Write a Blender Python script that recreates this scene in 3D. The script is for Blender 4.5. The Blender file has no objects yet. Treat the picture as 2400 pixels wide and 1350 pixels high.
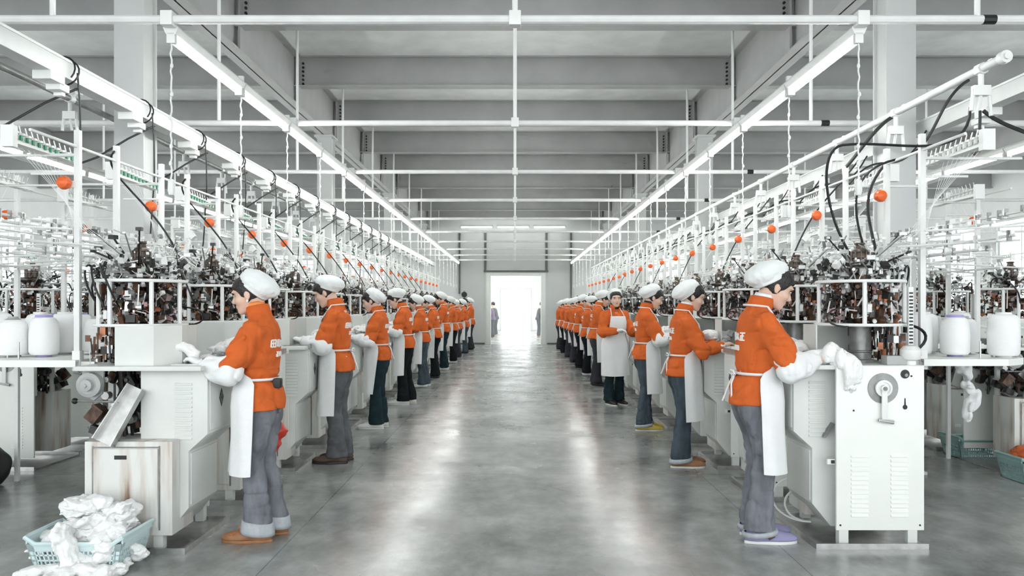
import bpy, bmesh, math, random
import numpy as np
from mathutils import Vector, Matrix

random.seed(7)
RNG = np.random.default_rng(11)
scene = bpy.context.scene
COL = scene.collection

# ------------------------------------------------------------------ camera
F_PX = 1900.0
EYE = 1.40
cam_d = bpy.data.cameras.new('camera')
cam_d.sensor_width = 36.0
cam_d.lens = F_PX / 2400.0 * 36.0
cam_d.shift_x = -7.0 / 2400.0
cam_d.shift_y = 45.0 / 2400.0
cam_d.clip_end = 300
cam_d.clip_start = 0.05
cam = bpy.data.objects.new('camera', cam_d)
cam.location = (0, 0, EYE)
cam.rotation_euler = (math.pi / 2, 0, 0)
COL.objects.link(cam)
scene.camera = cam

# ------------------------------------------------------------------ world and exposure
world = bpy.data.worlds.new('overcast_sky')
scene.world = world
world.use_nodes = True
bg = world.node_tree.nodes['Background']
bg.inputs['Color'].default_value = (0.94, 0.98, 1.0, 1)
bg.inputs['Strength'].default_value = 2.2
scene.view_settings.view_transform = 'Standard'
scene.view_settings.look = 'None'
scene.view_settings.gamma = 1.0
scene.view_settings.use_curve_mapping = False
scene.view_settings.exposure = 0.66
TUBE_STRENGTH = 34.0
try:
    scene.cycles.use_light_tree = False
    scene.cycles.debug_use_spatial_splits = True
    scene.cycles.max_bounces = 5
    scene.cycles.diffuse_bounces = 3
    scene.cycles.use_adaptive_sampling = True
    scene.cycles.adaptive_threshold = 0.08
    scene.cycles.adaptive_min_samples = 12
    scene.cycles.glossy_bounces = 3
    scene.cycles.transmission_bounces = 4
    scene.cycles.transparent_max_bounces = 8
    scene.cycles.sample_clamp_indirect = 6.0
    scene.cycles.caustics_reflective = False
    scene.cycles.caustics_refractive = False
except Exception:
    pass

# ------------------------------------------------------------------ materials
MATS = {}

def mat(name, col, rough=0.5, metal=0.0, var=0.0, vscale=8.0, bump=0.0, bscale=40.0, stretch=(1, 1, 1),
        col2=None, spec=0.5, emit=None, estr=0.0):
    m = bpy.data.materials.new(name)
    m.use_nodes = True
    nt = m.node_tree
    b = nt.nodes['Principled BSDF']
    b.inputs['Base Color'].default_value = (*col, 1)
    b.inputs['Roughness'].default_value = rough
    b.inputs['Metallic'].default_value = metal
    b.inputs['Specular IOR Level'].default_value = spec
    if emit:
        b.inputs['Emission Color'].default_value = (*emit, 1)
        b.inputs['Emission Strength'].default_value = estr
    if var > 0 or bump > 0:
        tc = nt.nodes.new('ShaderNodeTexCoord')
        mp = nt.nodes.new('ShaderNodeMapping')
        mp.inputs['Scale'].default_value = stretch
        nt.links.new(tc.outputs['Object'], mp.inputs['Vector'])
        if var > 0:
            n = nt.nodes.new('ShaderNodeTexNoise')
            n.inputs['Scale'].default_value = vscale
            n.inputs['Detail'].default_value = 4
            nt.links.new(mp.outputs['Vector'], n.inputs['Vector'])
            r = nt.nodes.new('ShaderNodeValToRGB')
            c2 = col2 if col2 else tuple(c * (1 - var) for c in col)
            r.color_ramp.elements[0].position = 0.36
            r.color_ramp.elements[0].color = (*c2, 1)
            r.color_ramp.elements[1].position = 0.64
            r.color_ramp.elements[1].color = (*col, 1)
            nt.links.new(n.outputs['Fac'], r.inputs['Fac'])
            nt.links.new(r.outputs['Color'], b.inputs['Base Color'])
        if bump > 0:
            n2 = nt.nodes.new('ShaderNodeTexNoise')
            n2.inputs['Scale'].default_value = bscale
            n2.inputs['Detail'].default_value = 3
            nt.links.new(mp.outputs['Vector'], n2.inputs['Vector'])
            bp = nt.nodes.new('ShaderNodeBump')
            bp.inputs['Strength'].default_value = bump
            bp.inputs['Distance'].default_value = 0.02
            nt.links.new(n2.outputs['Fac'], bp.inputs['Height'])
            nt.links.new(bp.outputs['Normal'], b.inputs['Normal'])
    MATS[name] = m
    return m

M_paint = mat('machine_paint', (0.70, 0.72, 0.69), 0.42, var=0.06, vscale=5, bump=0.02, bscale=60)
M_white = mat('white_paint', (0.80, 0.81, 0.79), 0.4, var=0.04, vscale=6)
M_panel = mat('white_panel_paint', (0.84, 0.86, 0.82), 0.38, var=0.03, vscale=4)
M_steel = mat('bare_steel', (0.55, 0.55, 0.54), 0.32, 0.85, var=0.25, vscale=14)
M_chrome = mat('chrome', (0.72, 0.72, 0.72), 0.16, 1.0)
M_dark = mat('dark_metal', (0.035, 0.033, 0.032), 0.38, 0.4, var=0.3, vscale=20)
M_brown = mat('oily_brown_metal', (0.15, 0.075, 0.045), 0.4, 0.45, var=0.5, vscale=18, col2=(0.035, 0.02, 0.014))
M_copper = mat('copper_parts', (0.42, 0.16, 0.08), 0.38, 0.5, var=0.4, vscale=22)
M_pink = mat('pink_plastic', (0.62, 0.36, 0.38), 0.45)
M_black = mat('black_rubber', (0.012, 0.012, 0.013), 0.5)
M_grey = mat('grey_plastic', (0.42, 0.43, 0.42), 0.5, var=0.1)
M_midgrey = mat('mid_grey_metal', (0.28, 0.28, 0.275), 0.4, 0.4, var=0.3, vscale=16)
M_green = mat('green_plastic', (0.02, 0.22, 0.11), 0.4)
M_orangeplastic = mat('orange_plastic', (0.80, 0.13, 0.02), 0.35)
M_orange = mat('orange_workwear', (0.67, 0.138, 0.030), 0.82, var=0.14, vscale=7, bump=0.12, bscale=90, spec=0.2)
M_orangeneck = mat('orange_knit', (0.85, 0.28, 0.08), 0.85, bump=0.2, bscale=160, spec=0.2)
M_cloth = mat('white_cotton', (0.84, 0.85, 0.85), 0.85, var=0.04, vscale=9, bump=0.12, bscale=70, spec=0.2)
M_sock = mat('white_sock_knit', (0.88, 0.88, 0.87), 0.9, bump=0.25, bscale=120, spec=0.15)
M_cap = mat('white_cap_cloth', (0.83, 0.86, 0.85), 0.8, var=0.05, vscale=14, bump=0.10, bscale=60, spec=0.2)
M_skin = mat('skin', (0.74, 0.50, 0.39), 0.5, var=0.08, vscale=12, spec=0.35)
M_lips = mat('lips', (0.50, 0.20, 0.17), 0.45)
M_hair = mat('black_hair', (0.010, 0.008, 0.007), 0.42, bump=0.5, bscale=60, stretch=(1, 6, 1))
M_eyewhite = mat('eye_white', (0.75, 0.74, 0.72), 0.3)
M_letter = mat('white_print', (0.86, 0.86, 0.84), 0.6)
M_wool = mat('grey_trousers', (0.13, 0.135, 0.145), 0.85, var=0.3, vscale=12, bump=0.15, bscale=120, spec=0.15)
M_denim = mat('grey_denim', (0.215, 0.225, 0.255), 0.85, var=0.35, vscale=16, bump=0.2, bscale=150, stretch=(1, 1, 0.4), spec=0.15)
M_denim2 = mat('slate_denim', (0.075, 0.10, 0.125), 0.85, var=0.4, vscale=14, bump=0.2, bscale=150, stretch=(1, 1, 0.4), spec=0.15)
M_teal = mat('teal_trousers', (0.016, 0.036, 0.044), 0.85, var=0.35, vscale=12, bump=0.15, bscale=120, spec=0.15)
M_blk = mat('black_trousers', (0.010, 0.013, 0.016), 0.85, var=0.3, vscale=12, spec=0.15)
M_char = mat('charcoal_trousers', (0.045, 0.045, 0.055), 0.85, var=0.3, vscale=12, spec=0.15)
M_cuff = mat('denim_cuff', (0.46, 0.49, 0.52), 0.85, var=0.15, vscale=30, spec=0.15)
M_tan = mat('tan_leather', (0.36, 0.17, 0.075), 0.5, var=0.2, vscale=20)
M_lilac = mat('lilac_canvas', (0.27, 0.26, 0.42), 0.75)
M_brownleather = mat('brown_leather', (0.085, 0.05, 0.035), 0.5)
M_whiteshoe = mat('white_shoe', (0.72, 0.73, 0.70), 0.55)
M_yellowshoe = mat('yellow_shoe', (0.62, 0.47, 0.08), 0.55)
M_blackshoe = mat('black_shoe', (0.012, 0.012, 0.012), 0.45)
M_basket = mat('pale_blue_plastic', (0.62, 0.76, 0.77), 0.4, spec=0.4)
M_basketg = mat('sea_green_plastic', (0.30, 0.47, 0.45), 0.4, spec=0.4)
M_redbag = mat('red_plastic_bag', (0.62, 0.05, 0.03), 0.35, bump=0.4, bscale=18)
M_orangebag = mat('orange_plastic_bag', (0.52, 0.10, 0.02), 0.25, bump=0.6, bscale=22)
M_lilacpl = mat('lilac_plastic', (0.36, 0.31, 0.60), 0.45)
M_yarn = mat('white_yarn', (0.90, 0.905, 0.90), 0.9, bump=0.25, bscale=30, stretch=(1, 1, 14), spec=0.15)
M_conc = mat('ceiling_concrete', (0.92, 0.93, 0.92), 0.9, var=0.10, vscale=3)
M_beam = mat('grey_beam_paint', (0.42, 0.42, 0.415), 0.55, var=0.10, vscale=2.5)
M_col = mat('column_paint', (0.55, 0.56, 0.55), 0.5, var=0.05, vscale=2)
M_pipe = mat('pale_pipe_paint', (0.80, 0.80, 0.79), 0.38, 0.0, var=0.08, vscale=9)
M_duct = mat('white_duct_paint', (0.62, 0.63, 0.62), 0.45, var=0.05)
M_wall = mat('white_wall_paint', (0.78, 0.79, 0.78), 0.7, var=0.04, vscale=2)
M_wallgrey = mat('grey_wall_panel', (0.62, 0.63, 0.62), 0.6, var=0.03, vscale=2)
M_trim = mat('dark_steel_trim', (0.13, 0.13, 0.13), 0.5, 0.3)
M_purple = mat('mauve_cloth', (0.15, 0.12, 0.18), 0.85)
M_dgrey = mat('dark_grey_cloth', (0.09, 0.095, 0.10), 0.85)
M_tube_dim = mat('dim_tube', (0.9, 0.9, 0.9), 0.4, emit=(0.97, 1.0, 0.98), estr=9.0)
M_tube_hall = mat('hall_tube', (0.9, 0.9, 0.9), 0.4, emit=(0.97, 1.0, 0.98), estr=230.0)
M_tube = mat('fluorescent_tube', (0.9, 0.9, 0.9), 0.4, emit=(0.97, 1.0, 0.98), estr=TUBE_STRENGTH)

def dirty_paint():
    m = mat('rust_streaked_paint', (0.70, 0.72, 0.69), 0.45)
    nt = m.node_tree
    b = nt.nodes['Principled BSDF']
    tc = nt.nodes.new('ShaderNodeTexCoord')
    mp = nt.nodes.new('ShaderNodeMapping')
    mp.inputs['Scale'].default_value = (14, 14, 1.6)
    n = nt.nodes.new('ShaderNodeTexNoise')
    n.inputs['Scale'].default_value = 1.0
    n.inputs['Detail'].default_value = 5
    r = nt.nodes.new('ShaderNodeValToRGB')
    e = r.color_ramp.elements
    e[0].position = 0.30; e[0].color = (0.30, 0.20, 0.15, 1)
    e[1].position = 0.56; e[1].color = (0.69, 0.70, 0.67, 1)
    k = e.new(0.42); k.color = (0.58, 0.53, 0.48, 1)
    nt.links.new(tc.outputs['Object'], mp.inputs['Vector'])
    nt.links.new(mp.outputs['Vector'], n.inputs['Vector'])
    nt.links.new(n.outputs['Fac'], r.inputs['Fac'])
    nt.links.new(r.outputs['Color'], b.inputs['Base Color'])
    return m
M_dirty = dirty_paint()

def floor_mat():
    m = mat('polished_concrete_floor', (0.30, 0.31, 0.30), 0.3)
    nt = m.node_tree
    b = nt.nodes['Principled BSDF']
    L = nt.links.new
    tc = nt.nodes.new('ShaderNodeTexCoord')
    def noise(scale, sc, detail=5, rough=0.6):
        mp = nt.nodes.new('ShaderNodeMapping'); mp.inputs['Scale'].default_value = sc
        n = nt.nodes.new('ShaderNodeTexNoise')
        n.inputs['Scale'].default_value = scale; n.inputs['Detail'].default_value = detail
        n.inputs['Roughness'].default_value = rough
        L(tc.outputs['Object'], mp.inputs['Vector']); L(mp.outputs['Vector'], n.inputs['Vector'])
        return n
    n1 = noise(1.1, (1, 0.8, 1), 6, 0.68)
    n2 = noise(7.0, (1, 0.5, 1), 5, 0.7)
    r1 = nt.nodes.new('ShaderNodeValToRGB')
    r1.color_ramp.elements[0].position = 0.34; r1.color_ramp.elements[0].color = (0.17, 0.18, 0.172, 1)
    r1.color_ramp.elements[1].position = 0.66; r1.color_ramp.elements[1].color = (0.46, 0.468, 0.455, 1)
    L(n1.outputs['Fac'], r1.inputs['Fac'])
    r2 = nt.nodes.new('ShaderNodeValToRGB')
    r2.color_ramp.elements[0].position = 0.35; r2.color_ramp.elements[0].color = (0.78, 0.78, 0.78, 1)
    r2.color_ramp.elements[1].position = 0.7; r2.color_ramp.elements[1].color = (1.08, 1.08, 1.08, 1)
    L(n2.outputs['Fac'], r2.inputs['Fac'])
    mx = nt.nodes.new('ShaderNodeMixRGB'); mx.blend_type = 'MULTIPLY'; mx.inputs['Fac'].default_value = 1
    L(r1.outputs['Color'], mx.inputs['Color1']); L(r2.outputs['Color'], mx.inputs['Color2'])
    # sawn joints
    br = nt.nodes.new('ShaderNodeTexBrick')
    br.offset = 0.0
    br.inputs['Scale'].default_value = 1.0
    br.inputs['Mortar Size'].default_value = 0.004
    br.inputs['Brick Width'].default_value = 2.9
    br.inputs['Row Height'].default_value = 2.9
    br.inputs['Color1'].default_value = (1, 1, 1, 1); br.inputs['Color2'].default_value = (1, 1, 1, 1)
    br.inputs['Mortar'].default_value = (0.55, 0.55, 0.55, 1)
    mpb = nt.nodes.new('ShaderNodeMapping'); mpb.inputs['Location'].default_value = (1.35, 1.9, 0)
    L(tc.outputs['Object'], mpb.inputs['Vector']); L(mpb.outputs['Vector'], br.inputs['Vector'])
    mx2 = nt.nodes.new('ShaderNodeMixRGB'); mx2.blend_type = 'MULTIPLY'; mx2.inputs['Fac'].default_value = 1
    L(mx.outputs['Color'], mx2.inputs['Color1']); L(br.outputs['Color'], mx2.inputs['Color2'])
    L(mx2.outputs['Color'], b.inputs['Base Color'])
    n3 = noise(1.3, (1, 1, 1), 3, 0.55)
    mr = nt.nodes.new('ShaderNodeMapRange')
    mr.inputs['From Min'].default_value = 0.3; mr.inputs['From Max'].default_value = 0.7
    mr.inputs['To Min'].default_value = 0.17; mr.inputs['To Max'].default_value = 0.31
    L(n3.outputs['Fac'], mr.inputs['Value']); L(mr.outputs['Result'], b.inputs['Roughness'])
    b.inputs['Specular IOR Level'].default_value = 0.9
    return m
M_floor = floor_mat()

def glass_mat():
    m = bpy.data.materials.new('window_glass'); m.use_nodes = True
    nt = m.node_tree; nt.nodes.clear()
    o = nt.nodes.new('ShaderNodeOutputMaterial'); t = nt.nodes.new('ShaderNodeBsdfTransparent')
    t.inputs['Color'].default_value = (0.93, 0.96, 0.96, 1)
    g = nt.nodes.new('ShaderNodeBsdfGlossy'); g.inputs['Roughness'].default_value = 0.05
    mx = nt.nodes.new('ShaderNodeMixShader'); mx.inputs['Fac'].default_value = 0.06
    nt.links.new(t.outputs[0], mx.inputs[1]); nt.links.new(g.outputs[0], mx.inputs[2]); nt.links.new(mx.outputs[0], o.inputs[0])
    return m
M_glass = glass_mat()

# ------------------------------------------------------------------ mesh helpers
class MB:
    """collects shapes, then becomes ONE mesh"""
    def __init__(s):
        s.v, s.f, s.mi, s.cur = [], [], [], 0
    def m(s, i):
        s.cur = i; return s
    def add(s, vs, fs):
        o = len(s.v)
        s.v.extend([tuple(p) for p in vs])
        for f in fs:
            s.f.append(tuple(i + o for i in f)); s.mi.append(s.cur)
        return s
    def box(s, x0, x1, y0, y1, z0, z1, R=None, c=None):
        vs = [(x, y, z) for x in (x0, x1) for y in (y0, y1) for z in (z0, z1)]
        if R is not None:
            c = Vector(c if c is not None else ((x0 + x1) / 2, (y0 + y1) / 2, (z0 + z1) / 2))
            vs = [tuple(c + R @ (Vector(p) - c)) for p in vs]
        return s.add(vs, [(0, 1, 3, 2), (4, 6, 7, 5), (0, 4, 5, 1), (2, 3, 7, 6), (0, 2, 6, 4), (1, 5, 7, 3)])
    def cyl(s, p, q, r, r2=None, n=10):
        p, q = Vector(p), Vector(q)
        r2 = r if r2 is None else r2
        d = (q - p).normalized()
        a = d.orthogonal().normalized(); b = d.cross(a)
        vs = []
        for c, rr in ((p, r), (q, r2)):
            for i in range(n):
                t = 2 * math.pi * i / n
                vs.append(c + rr * (math.cos(t) * a + math.sin(t) * b))
        fs = [(i, (i + 1) % n, n + (i + 1) % n, n + i) for i in range(n)]
        fs += [tuple(range(n - 1, -1, -1)), tuple(range(n, 2 * n))]
        return s.add(vs, fs)
    def path(s, pts, r, n=6, closed=False):
        pts = [Vector(p) for p in pts]
        N = len(pts)
        tang = []
        for i in range(N):
            if closed:
                t = pts[(i + 1) % N] - pts[i - 1]
            else:
                t = pts[min(i + 1, N - 1)] - pts[max(i - 1, 0)]
            tang.append(t.normalized() if t.length > 1e-9 else Vector((0, 0, 1)))
        a = tang[0].orthogonal().normalized()
        vs = []
        rr = r if hasattr(r, '__len__') else [r] * N
        for i in range(N):
            a = (a - a.dot(tang[i]) * tang[i])
            a = a.normalized() if a.length > 1e-6 else tang[i].orthogonal().normalized()
            b = tang[i].cross(a)
            for k in range(n):
                t = 2 * math.pi * k / n
                vs.append(pts[i] + rr[i] * (math.cos(t) * a + math.sin(t) * b))
        fs = []
        for i in range(N if closed else N - 1):
            j = (i + 1) % N
            for k in range(n):
                fs.append((i * n + k, i * n + (k + 1) % n, j * n + (k + 1) % n, j * n + k))
        if not closed:
            fs += [tuple(range(n - 1, -1, -1)), tuple(range((N - 1) * n, N * n))]
        return s.add(vs, fs)
    def lathe(s, prof, c=(0, 0, 0), n=16, axis='z'):
        vs, fs = [], []
        for (r, z) in prof:
            for k in range(n):
                t = 2 * math.pi * k / n
                p = (r * math.cos(t), r * math.sin(t), z)
                if axis == 'y': p = (p[0], p[2], p[1])
                if axis == 'x': p = (p[2], p[0], p[1])
                vs.append((p[0] + c[0], p[1] + c[1], p[2] + c[2]))
        P = len(prof)
        for i in range(P - 1):
            for k in range(n):
                q = (i * n + k, i * n + (k + 1) % n, (i + 1) * n + (k + 1) % n, (i + 1) * n + k)
                fs.append(q if axis != 'y' else q[::-1])
        if prof[0] == prof[-1]:
            pass
        else:
            a = tuple(range(n - 1, -1, -1)); b = tuple(range((P - 1) * n, P * n))
            fs += [a if axis != 'y' else a[::-1], b if axis != 'y' else b[::-1]]
        return s.add(vs, fs)
    def prism(s, poly, a, b, axis='y'):
        n = len(poly)
        def P(u, w, t):
            return (u, t, w) if axis == 'y' else ((u, w, t) if axis == 'z' else (t, u, w))
        vs = [P(u, w, a) for u, w in poly] + [P(u, w, b) for u, w in poly]
        fs = [(i, (i + 1) % n, n + (i + 1) % n, n + i) for i in range(n)]
        fs += [tuple(range(n - 1, -1, -1)), tuple(range(n, 2 * n))]
        return s.add(vs, fs)
    def ell(s, c, r, n=10, m=7, R=None):
        vs, fs = [], []
        c = Vector(c)
        def put(p):
            p = Vector(p)
            vs.append(tuple(c + (R @ p if R is not None else p)))
        put((0, 0, -r[2]))
        for i in range(1, m):
            ph = -math.pi / 2 + math.pi * i / m
            for k in range(n):
                t = 2 * math.pi * k / n
                put((r[0] * math.cos(ph) * math.cos(t), r[1] * math.cos(ph) * math.sin(t), r[2] * math.sin(ph)))
        put((0, 0, r[2]))
        for k in range(n):
            fs.append((0, 1 + (k + 1) % n, 1 + k))
            fs.append((len(vs) - 1, 1 + (m - 2) * n + k, 1 + (m - 2) * n + (k + 1) % n))
        for i in range(m - 2):
            for k in range(n):
                a = 1 + i * n
                fs.append((a + k, a + (k + 1) % n, a + n + (k + 1) % n, a + n + k))
        return s.add(vs, fs)
    def mesh(s, name, mats, bevel=0.0, angle=35, smooth=True):
        me = bpy.data.meshes.new(name)
        me.from_pydata(s.v, [], s.f)
        mats = mats if isinstance(mats, (list, tuple)) else [mats]
        for mm in mats: me.materials.append(mm)
        if len(mats) > 1:
            me.polygons.foreach_set('material_index', s.mi)
        bm = bmesh.new(); bm.from_mesh(me)
        bmesh.ops.recalc_face_normals(bm, faces=bm.faces)
        if bevel > 0:
            ed = [e for e in bm.edges if len(e.link_faces) == 2 and e.calc_face_angle(0) > 0.5]
            bmesh.ops.bevel(bm, geom=ed, offset=bevel, segments=2, profile=0.6, affect='EDGES', clamp_overlap=True)
        bm.to_mesh(me); bm.free()
        if smooth:
            me.polygons.foreach_set('use_smooth', [True] * len(me.polygons))
            me.set_sharp_from_angle(angle=math.radians(angle))
        me.update()
        return me

def link(name, me, parent=None, loc=(0, 0, 0), rot=(0, 0, 0), label=None):
    o = bpy.data.objects.new(name, me)
    COL.objects.link(o)
    o.location = loc; o.rotation_euler = rot
    if parent is not None: o.parent = parent
    if label: o['label'] = label
    return o

def thing(name, label, cat, loc=(0, 0, 0), rz=0.0, group=None, me=None):
    o = link(name, me, None, loc, (0, 0, rz), label)
    o['category'] = cat
    if group: o['group'] = group
    if me is None: o.empty_display_size = 0.1
    return o

def structure(name, me, label=None, cat=None, loc=(0, 0, 0)):
    o = link(name, me, None, loc)
    o['kind'] = 'structure'
    if label: o['label'] = label
    if cat: o['category'] = cat
    return o

STUFF = {'cam_mechanism', 'lower_mechanism', 'feeder_arms', 'drive_mechanism', 'wiring', 'yarn_threads', 'feeder_rail', 'louver_bank', 'vent_bank', 'tension_units'}
def build(spec, root):
    """spec: list of (name, mesh, children) ; every placed copy shares the meshes"""
    for it in spec:
        nm, me, ch = it[0], it[1], it[2]
        loc = it[3] if len(it) > 3 else (0, 0, 0)
        o = link(nm, me, root, loc)
        if len(it) > 4 and it[4]: o['label'] = it[4]
        if nm in STUFF: o['kind'] = 'stuff'
        for c in ch:
            p = link(c[0], c[1], o, c[3] if len(c) > 3 else (0, 0, 0))
            if len(c) > 4 and c[4]: p['label'] = c[4]
            if c[0] in STUFF: p['kind'] = 'stuff'

ORD = ['first', 'second', 'third', 'fourth', 'fifth', 'sixth', 'seventh', 'eighth', 'ninth', 'tenth', 'eleventh',
       'twelfth', 'thirteenth', 'fourteenth', 'fifteenth', 'sixteenth', 'seventeenth', 'eighteenth', 'nineteenth',
       'twentieth', 'twenty-first', 'twenty-second', 'twenty-third', 'twenty-fourth']

Y_END = 30.6
Y_BACK = -4.0
X_SIDE = 13.0
Z_SLAB = 5.09
PITCH = 1.146

# ------------------------------------------------------------------ floor, ceiling, walls
structure('floor', MB().box(-X_SIDE - 0.2, X_SIDE + 0.2, Y_BACK, 62, -0.15, 0.0).mesh('floor', M_floor), 'polished grey concrete floor with a broad central aisle')

ceil = structure('ceiling', MB().box(-X_SIDE - 0.2, X_SIDE + 0.2, Y_BACK, Y_END + 0.3, Z_SLAB, Z_SLAB + 0.2).mesh('ceiling', M_conc), 'pale concrete ceiling slab carried on grey steel beams')

def ibeam_y(x, zb, zt, fw, y0, y1):
    b = MB()
    b.box(x - fw / 2, x + fw / 2, y0, y1, zb, zb + 0.02)
    b.box(x - 0.008, x + 0.008, y0, y1, zb, zt)
    b.box(x - fw / 2, x + fw / 2, y0, y1, zt - 0.02, zt)
    return b
def ibeam_x(zb, zt, fw, x0, x1):
    b = MB()
    b.box(x0, x1, -fw / 2, fw / 2, zb, zb + 0.018)
    b.box(x0, x1, -0.006, 0.006, zb + 0.018, zt - 0.018)
    b.box(x0, x1, -fw / 2, fw / 2, zt - 0.018, zt)
    return b
GX = [-9.75, -3.25, 3.25, 9.75]
for gx in GX:
    g = link('girder', ibeam_y(gx, 4.33, Z_SLAB, 0.22, Y_BACK, Y_END).mesh('girder', M_beam), ceil)
mid_beam = ibeam_x(4.64, Z_SLAB, 0.16, -3.24, 3.24).mesh('beam', M_beam)
plate_b = MB()
for sx in (-1, 1):
    plate_b.box(sx * 3.23 - 0.012 - sx * 0.05, sx * 3.23 + 0.012 - sx * 0.05, -0.075, 0.075, 4.36, Z_SLAB - 0.02)
plate_me = plate_b.mesh('joint_plate', M_beam)
bolt_me = MB()
for sx in (-1, 1):
    for i in range(6):
        bolt_me.cyl((sx * 3.12, -0.006, 4.69 + i * 0.06), (sx * 3.12, -0.03, 4.69 + i * 0.06), 0.017, n=6)
bolt_me = bolt_me.mesh('bolt_row', M_dark)
side_beam_l = ibeam_x(4.64, Z_SLAB, 0.16, -9.74, -3.26).mesh('beam', M_beam)
side_beam_r = ibeam_x(4.64, Z_SLAB, 0.16, 3.26, 9.74).mesh('beam', M_beam)
out_beam_l = ibeam_x(4.64, Z_SLAB, 0.16, -X_SIDE, -9.76).mesh('beam', M_beam)
out_beam_r = ibeam_x(4.64, Z_SLAB, 0.16, 9.76, X_SIDE).mesh('beam', M_beam)
for k in range(-3, 9):
    yy = 9.42 + 2.54 * k
    if yy > Y_END - 0.2: break
    o = link('beam', mid_beam, ceil, (0, yy, 0))
    link('joint_plate', plate_me, o)
    if yy < 20: link('bolt_row', bolt_me, o)
    for bmsh in (side_beam_l, side_beam_r):
        link('beam', bmsh, ceil, (0, yy, 0))
    if yy > 10:
        for bmsh in (out_beam_l, out_beam_r): link('beam', bmsh, ceil, (0, yy, 0))

# columns: flanged steel columns under the girders
cb = MB()
cw = 0.125
cb.box(-cw, cw, -0.13, -0.105, 0, 4.33).box(-cw, cw, 0.105, 0.13, 0, 4.33).box(-0.1, 0.1, -0.106, 0.106, 0, 4.33)
cb.box(-0.19, 0.19, -0.19, 0.19, 0, 0.025)
col_me = cb.mesh('column', M_col, bevel=0.003)
cap_me = MB().box(-0.16, 0.16, -0.2, 0.2, 4.30, 4.329).mesh('cap_plate', M_col)
for sx, side in ((-1, 'left'), (1, 'right')):
    for k, yy in enumerate((6.95, 13.95, 21.0, 28.6)):
        c = structure('column', col_me, '%s grey steel column from the camera %s of the aisle' % (ORD[k], side), 'column', (sx * 3.25, yy, 0))
        link('cap_plate', cap_me, c)
    for k, yy in enumerate((13.95, 21.0, 28.6)):
        c = structure('column', col_me, '%s grey steel column in the outer line far %s' % (ORD[k], side), 'column', (sx * 9.75, yy, 0))

# end wall with door opening and windows: built from solid pieces round the openings
DX0, DX1, DZ = -1.08, 1.15, 2.70
wb = MB()
WY0, WY1 = Y_END, Y_END + 0.22
WIN_X = [(-9.3, -7.15), (-6.6, -4.75), (4.65, 6.5), (7.1, 9.3)]
WZ0, WZ1 = 1.15, 3.45
edges = [-X_SIDE] + [e for w in WIN_X[:2] for e in w] + [DX0, DX1] + [e for w in WIN_X[2:] for e in w] + [X_SIDE]
wb.box(-X_SIDE, X_SIDE, WY0, WY1, WZ1, Z_SLAB)
for i in range(0, len(edges), 2):
    wb.box(edges[i], edges[i + 1], WY0, WY1, 0, WZ1)
for (a, b_) in WIN_X:
    wb.box(a, b_, WY0, WY1, 0, WZ0)
wb.box(DX0, DX1, WY0, WY1, DZ, WZ1)
wall_end = structure('wall_end', wb.mesh('wall_end', M_wall), 'white end wall around the bright doorway')
# grey wall panels on both sides of the door and above, with dark steel posts between
for (a, b_, z0, z1) in ((-2.06, -1.16, 0.06, 4.2), (1.23, 2.08, 0.06, 4.2), (-1.08, 1.15, 2.84, 4.2)):
    link('wall_panel', MB().box(a, b_, WY0 - 0.03, WY0 - 0.002, z0, z1).mesh('wall_panel', M_wallgrey, bevel=0.004), wall_end)
pi = 0
for (x, z0, z1, w) in ((-2.10, 1.9, 4.25, 0.05), (2.12, 1.6, 4.25, 0.05), (-1.12, 2.76, 4.25, 0.075), (1.19, 2.76, 4.25, 0.075)):
    pi += 1
    structure('trim_%d' % pi, MB().box(x - w / 2, x + w / 2, WY0 - 0.07, WY0 - 0.031, z0, z1).mesh('trim', M_trim))
pi += 1
structure('trim_%d' % pi, MB().box(DX0 - 0.1, DX1 + 0.1, WY0 - 0.08, WY0 - 0.032, DZ + 0.02, DZ + 0.09).mesh('trim', M_trim))
structure('baseboard_end', MB().box(-2.08, DX0 - 0.06, WY0 - 0.045, WY0 - 0.031, 0.0, 0.055).box(DX1 + 0.06, 2.1, WY0 - 0.045, WY0 - 0.031, 0, 0.055).mesh('baseboard', M_trim))
# doorway: white lining
db = MB()
db.box(DX0, DX0 + 0.17, WY0 - 0.04, WY1 + 0.1, 0, DZ).box(DX1 - 0.17, DX1, WY0 - 0.04, WY1 + 0.1, 0, DZ).box(DX0 + 0.17, DX1 - 0.17, WY0 - 0.04, WY1 + 0.1, DZ - 0.10, DZ)
structure('door_1', db.mesh('door_lining', M_panel, bevel=0.004), 'open white-lined doorway at the end of the aisle')

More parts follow.
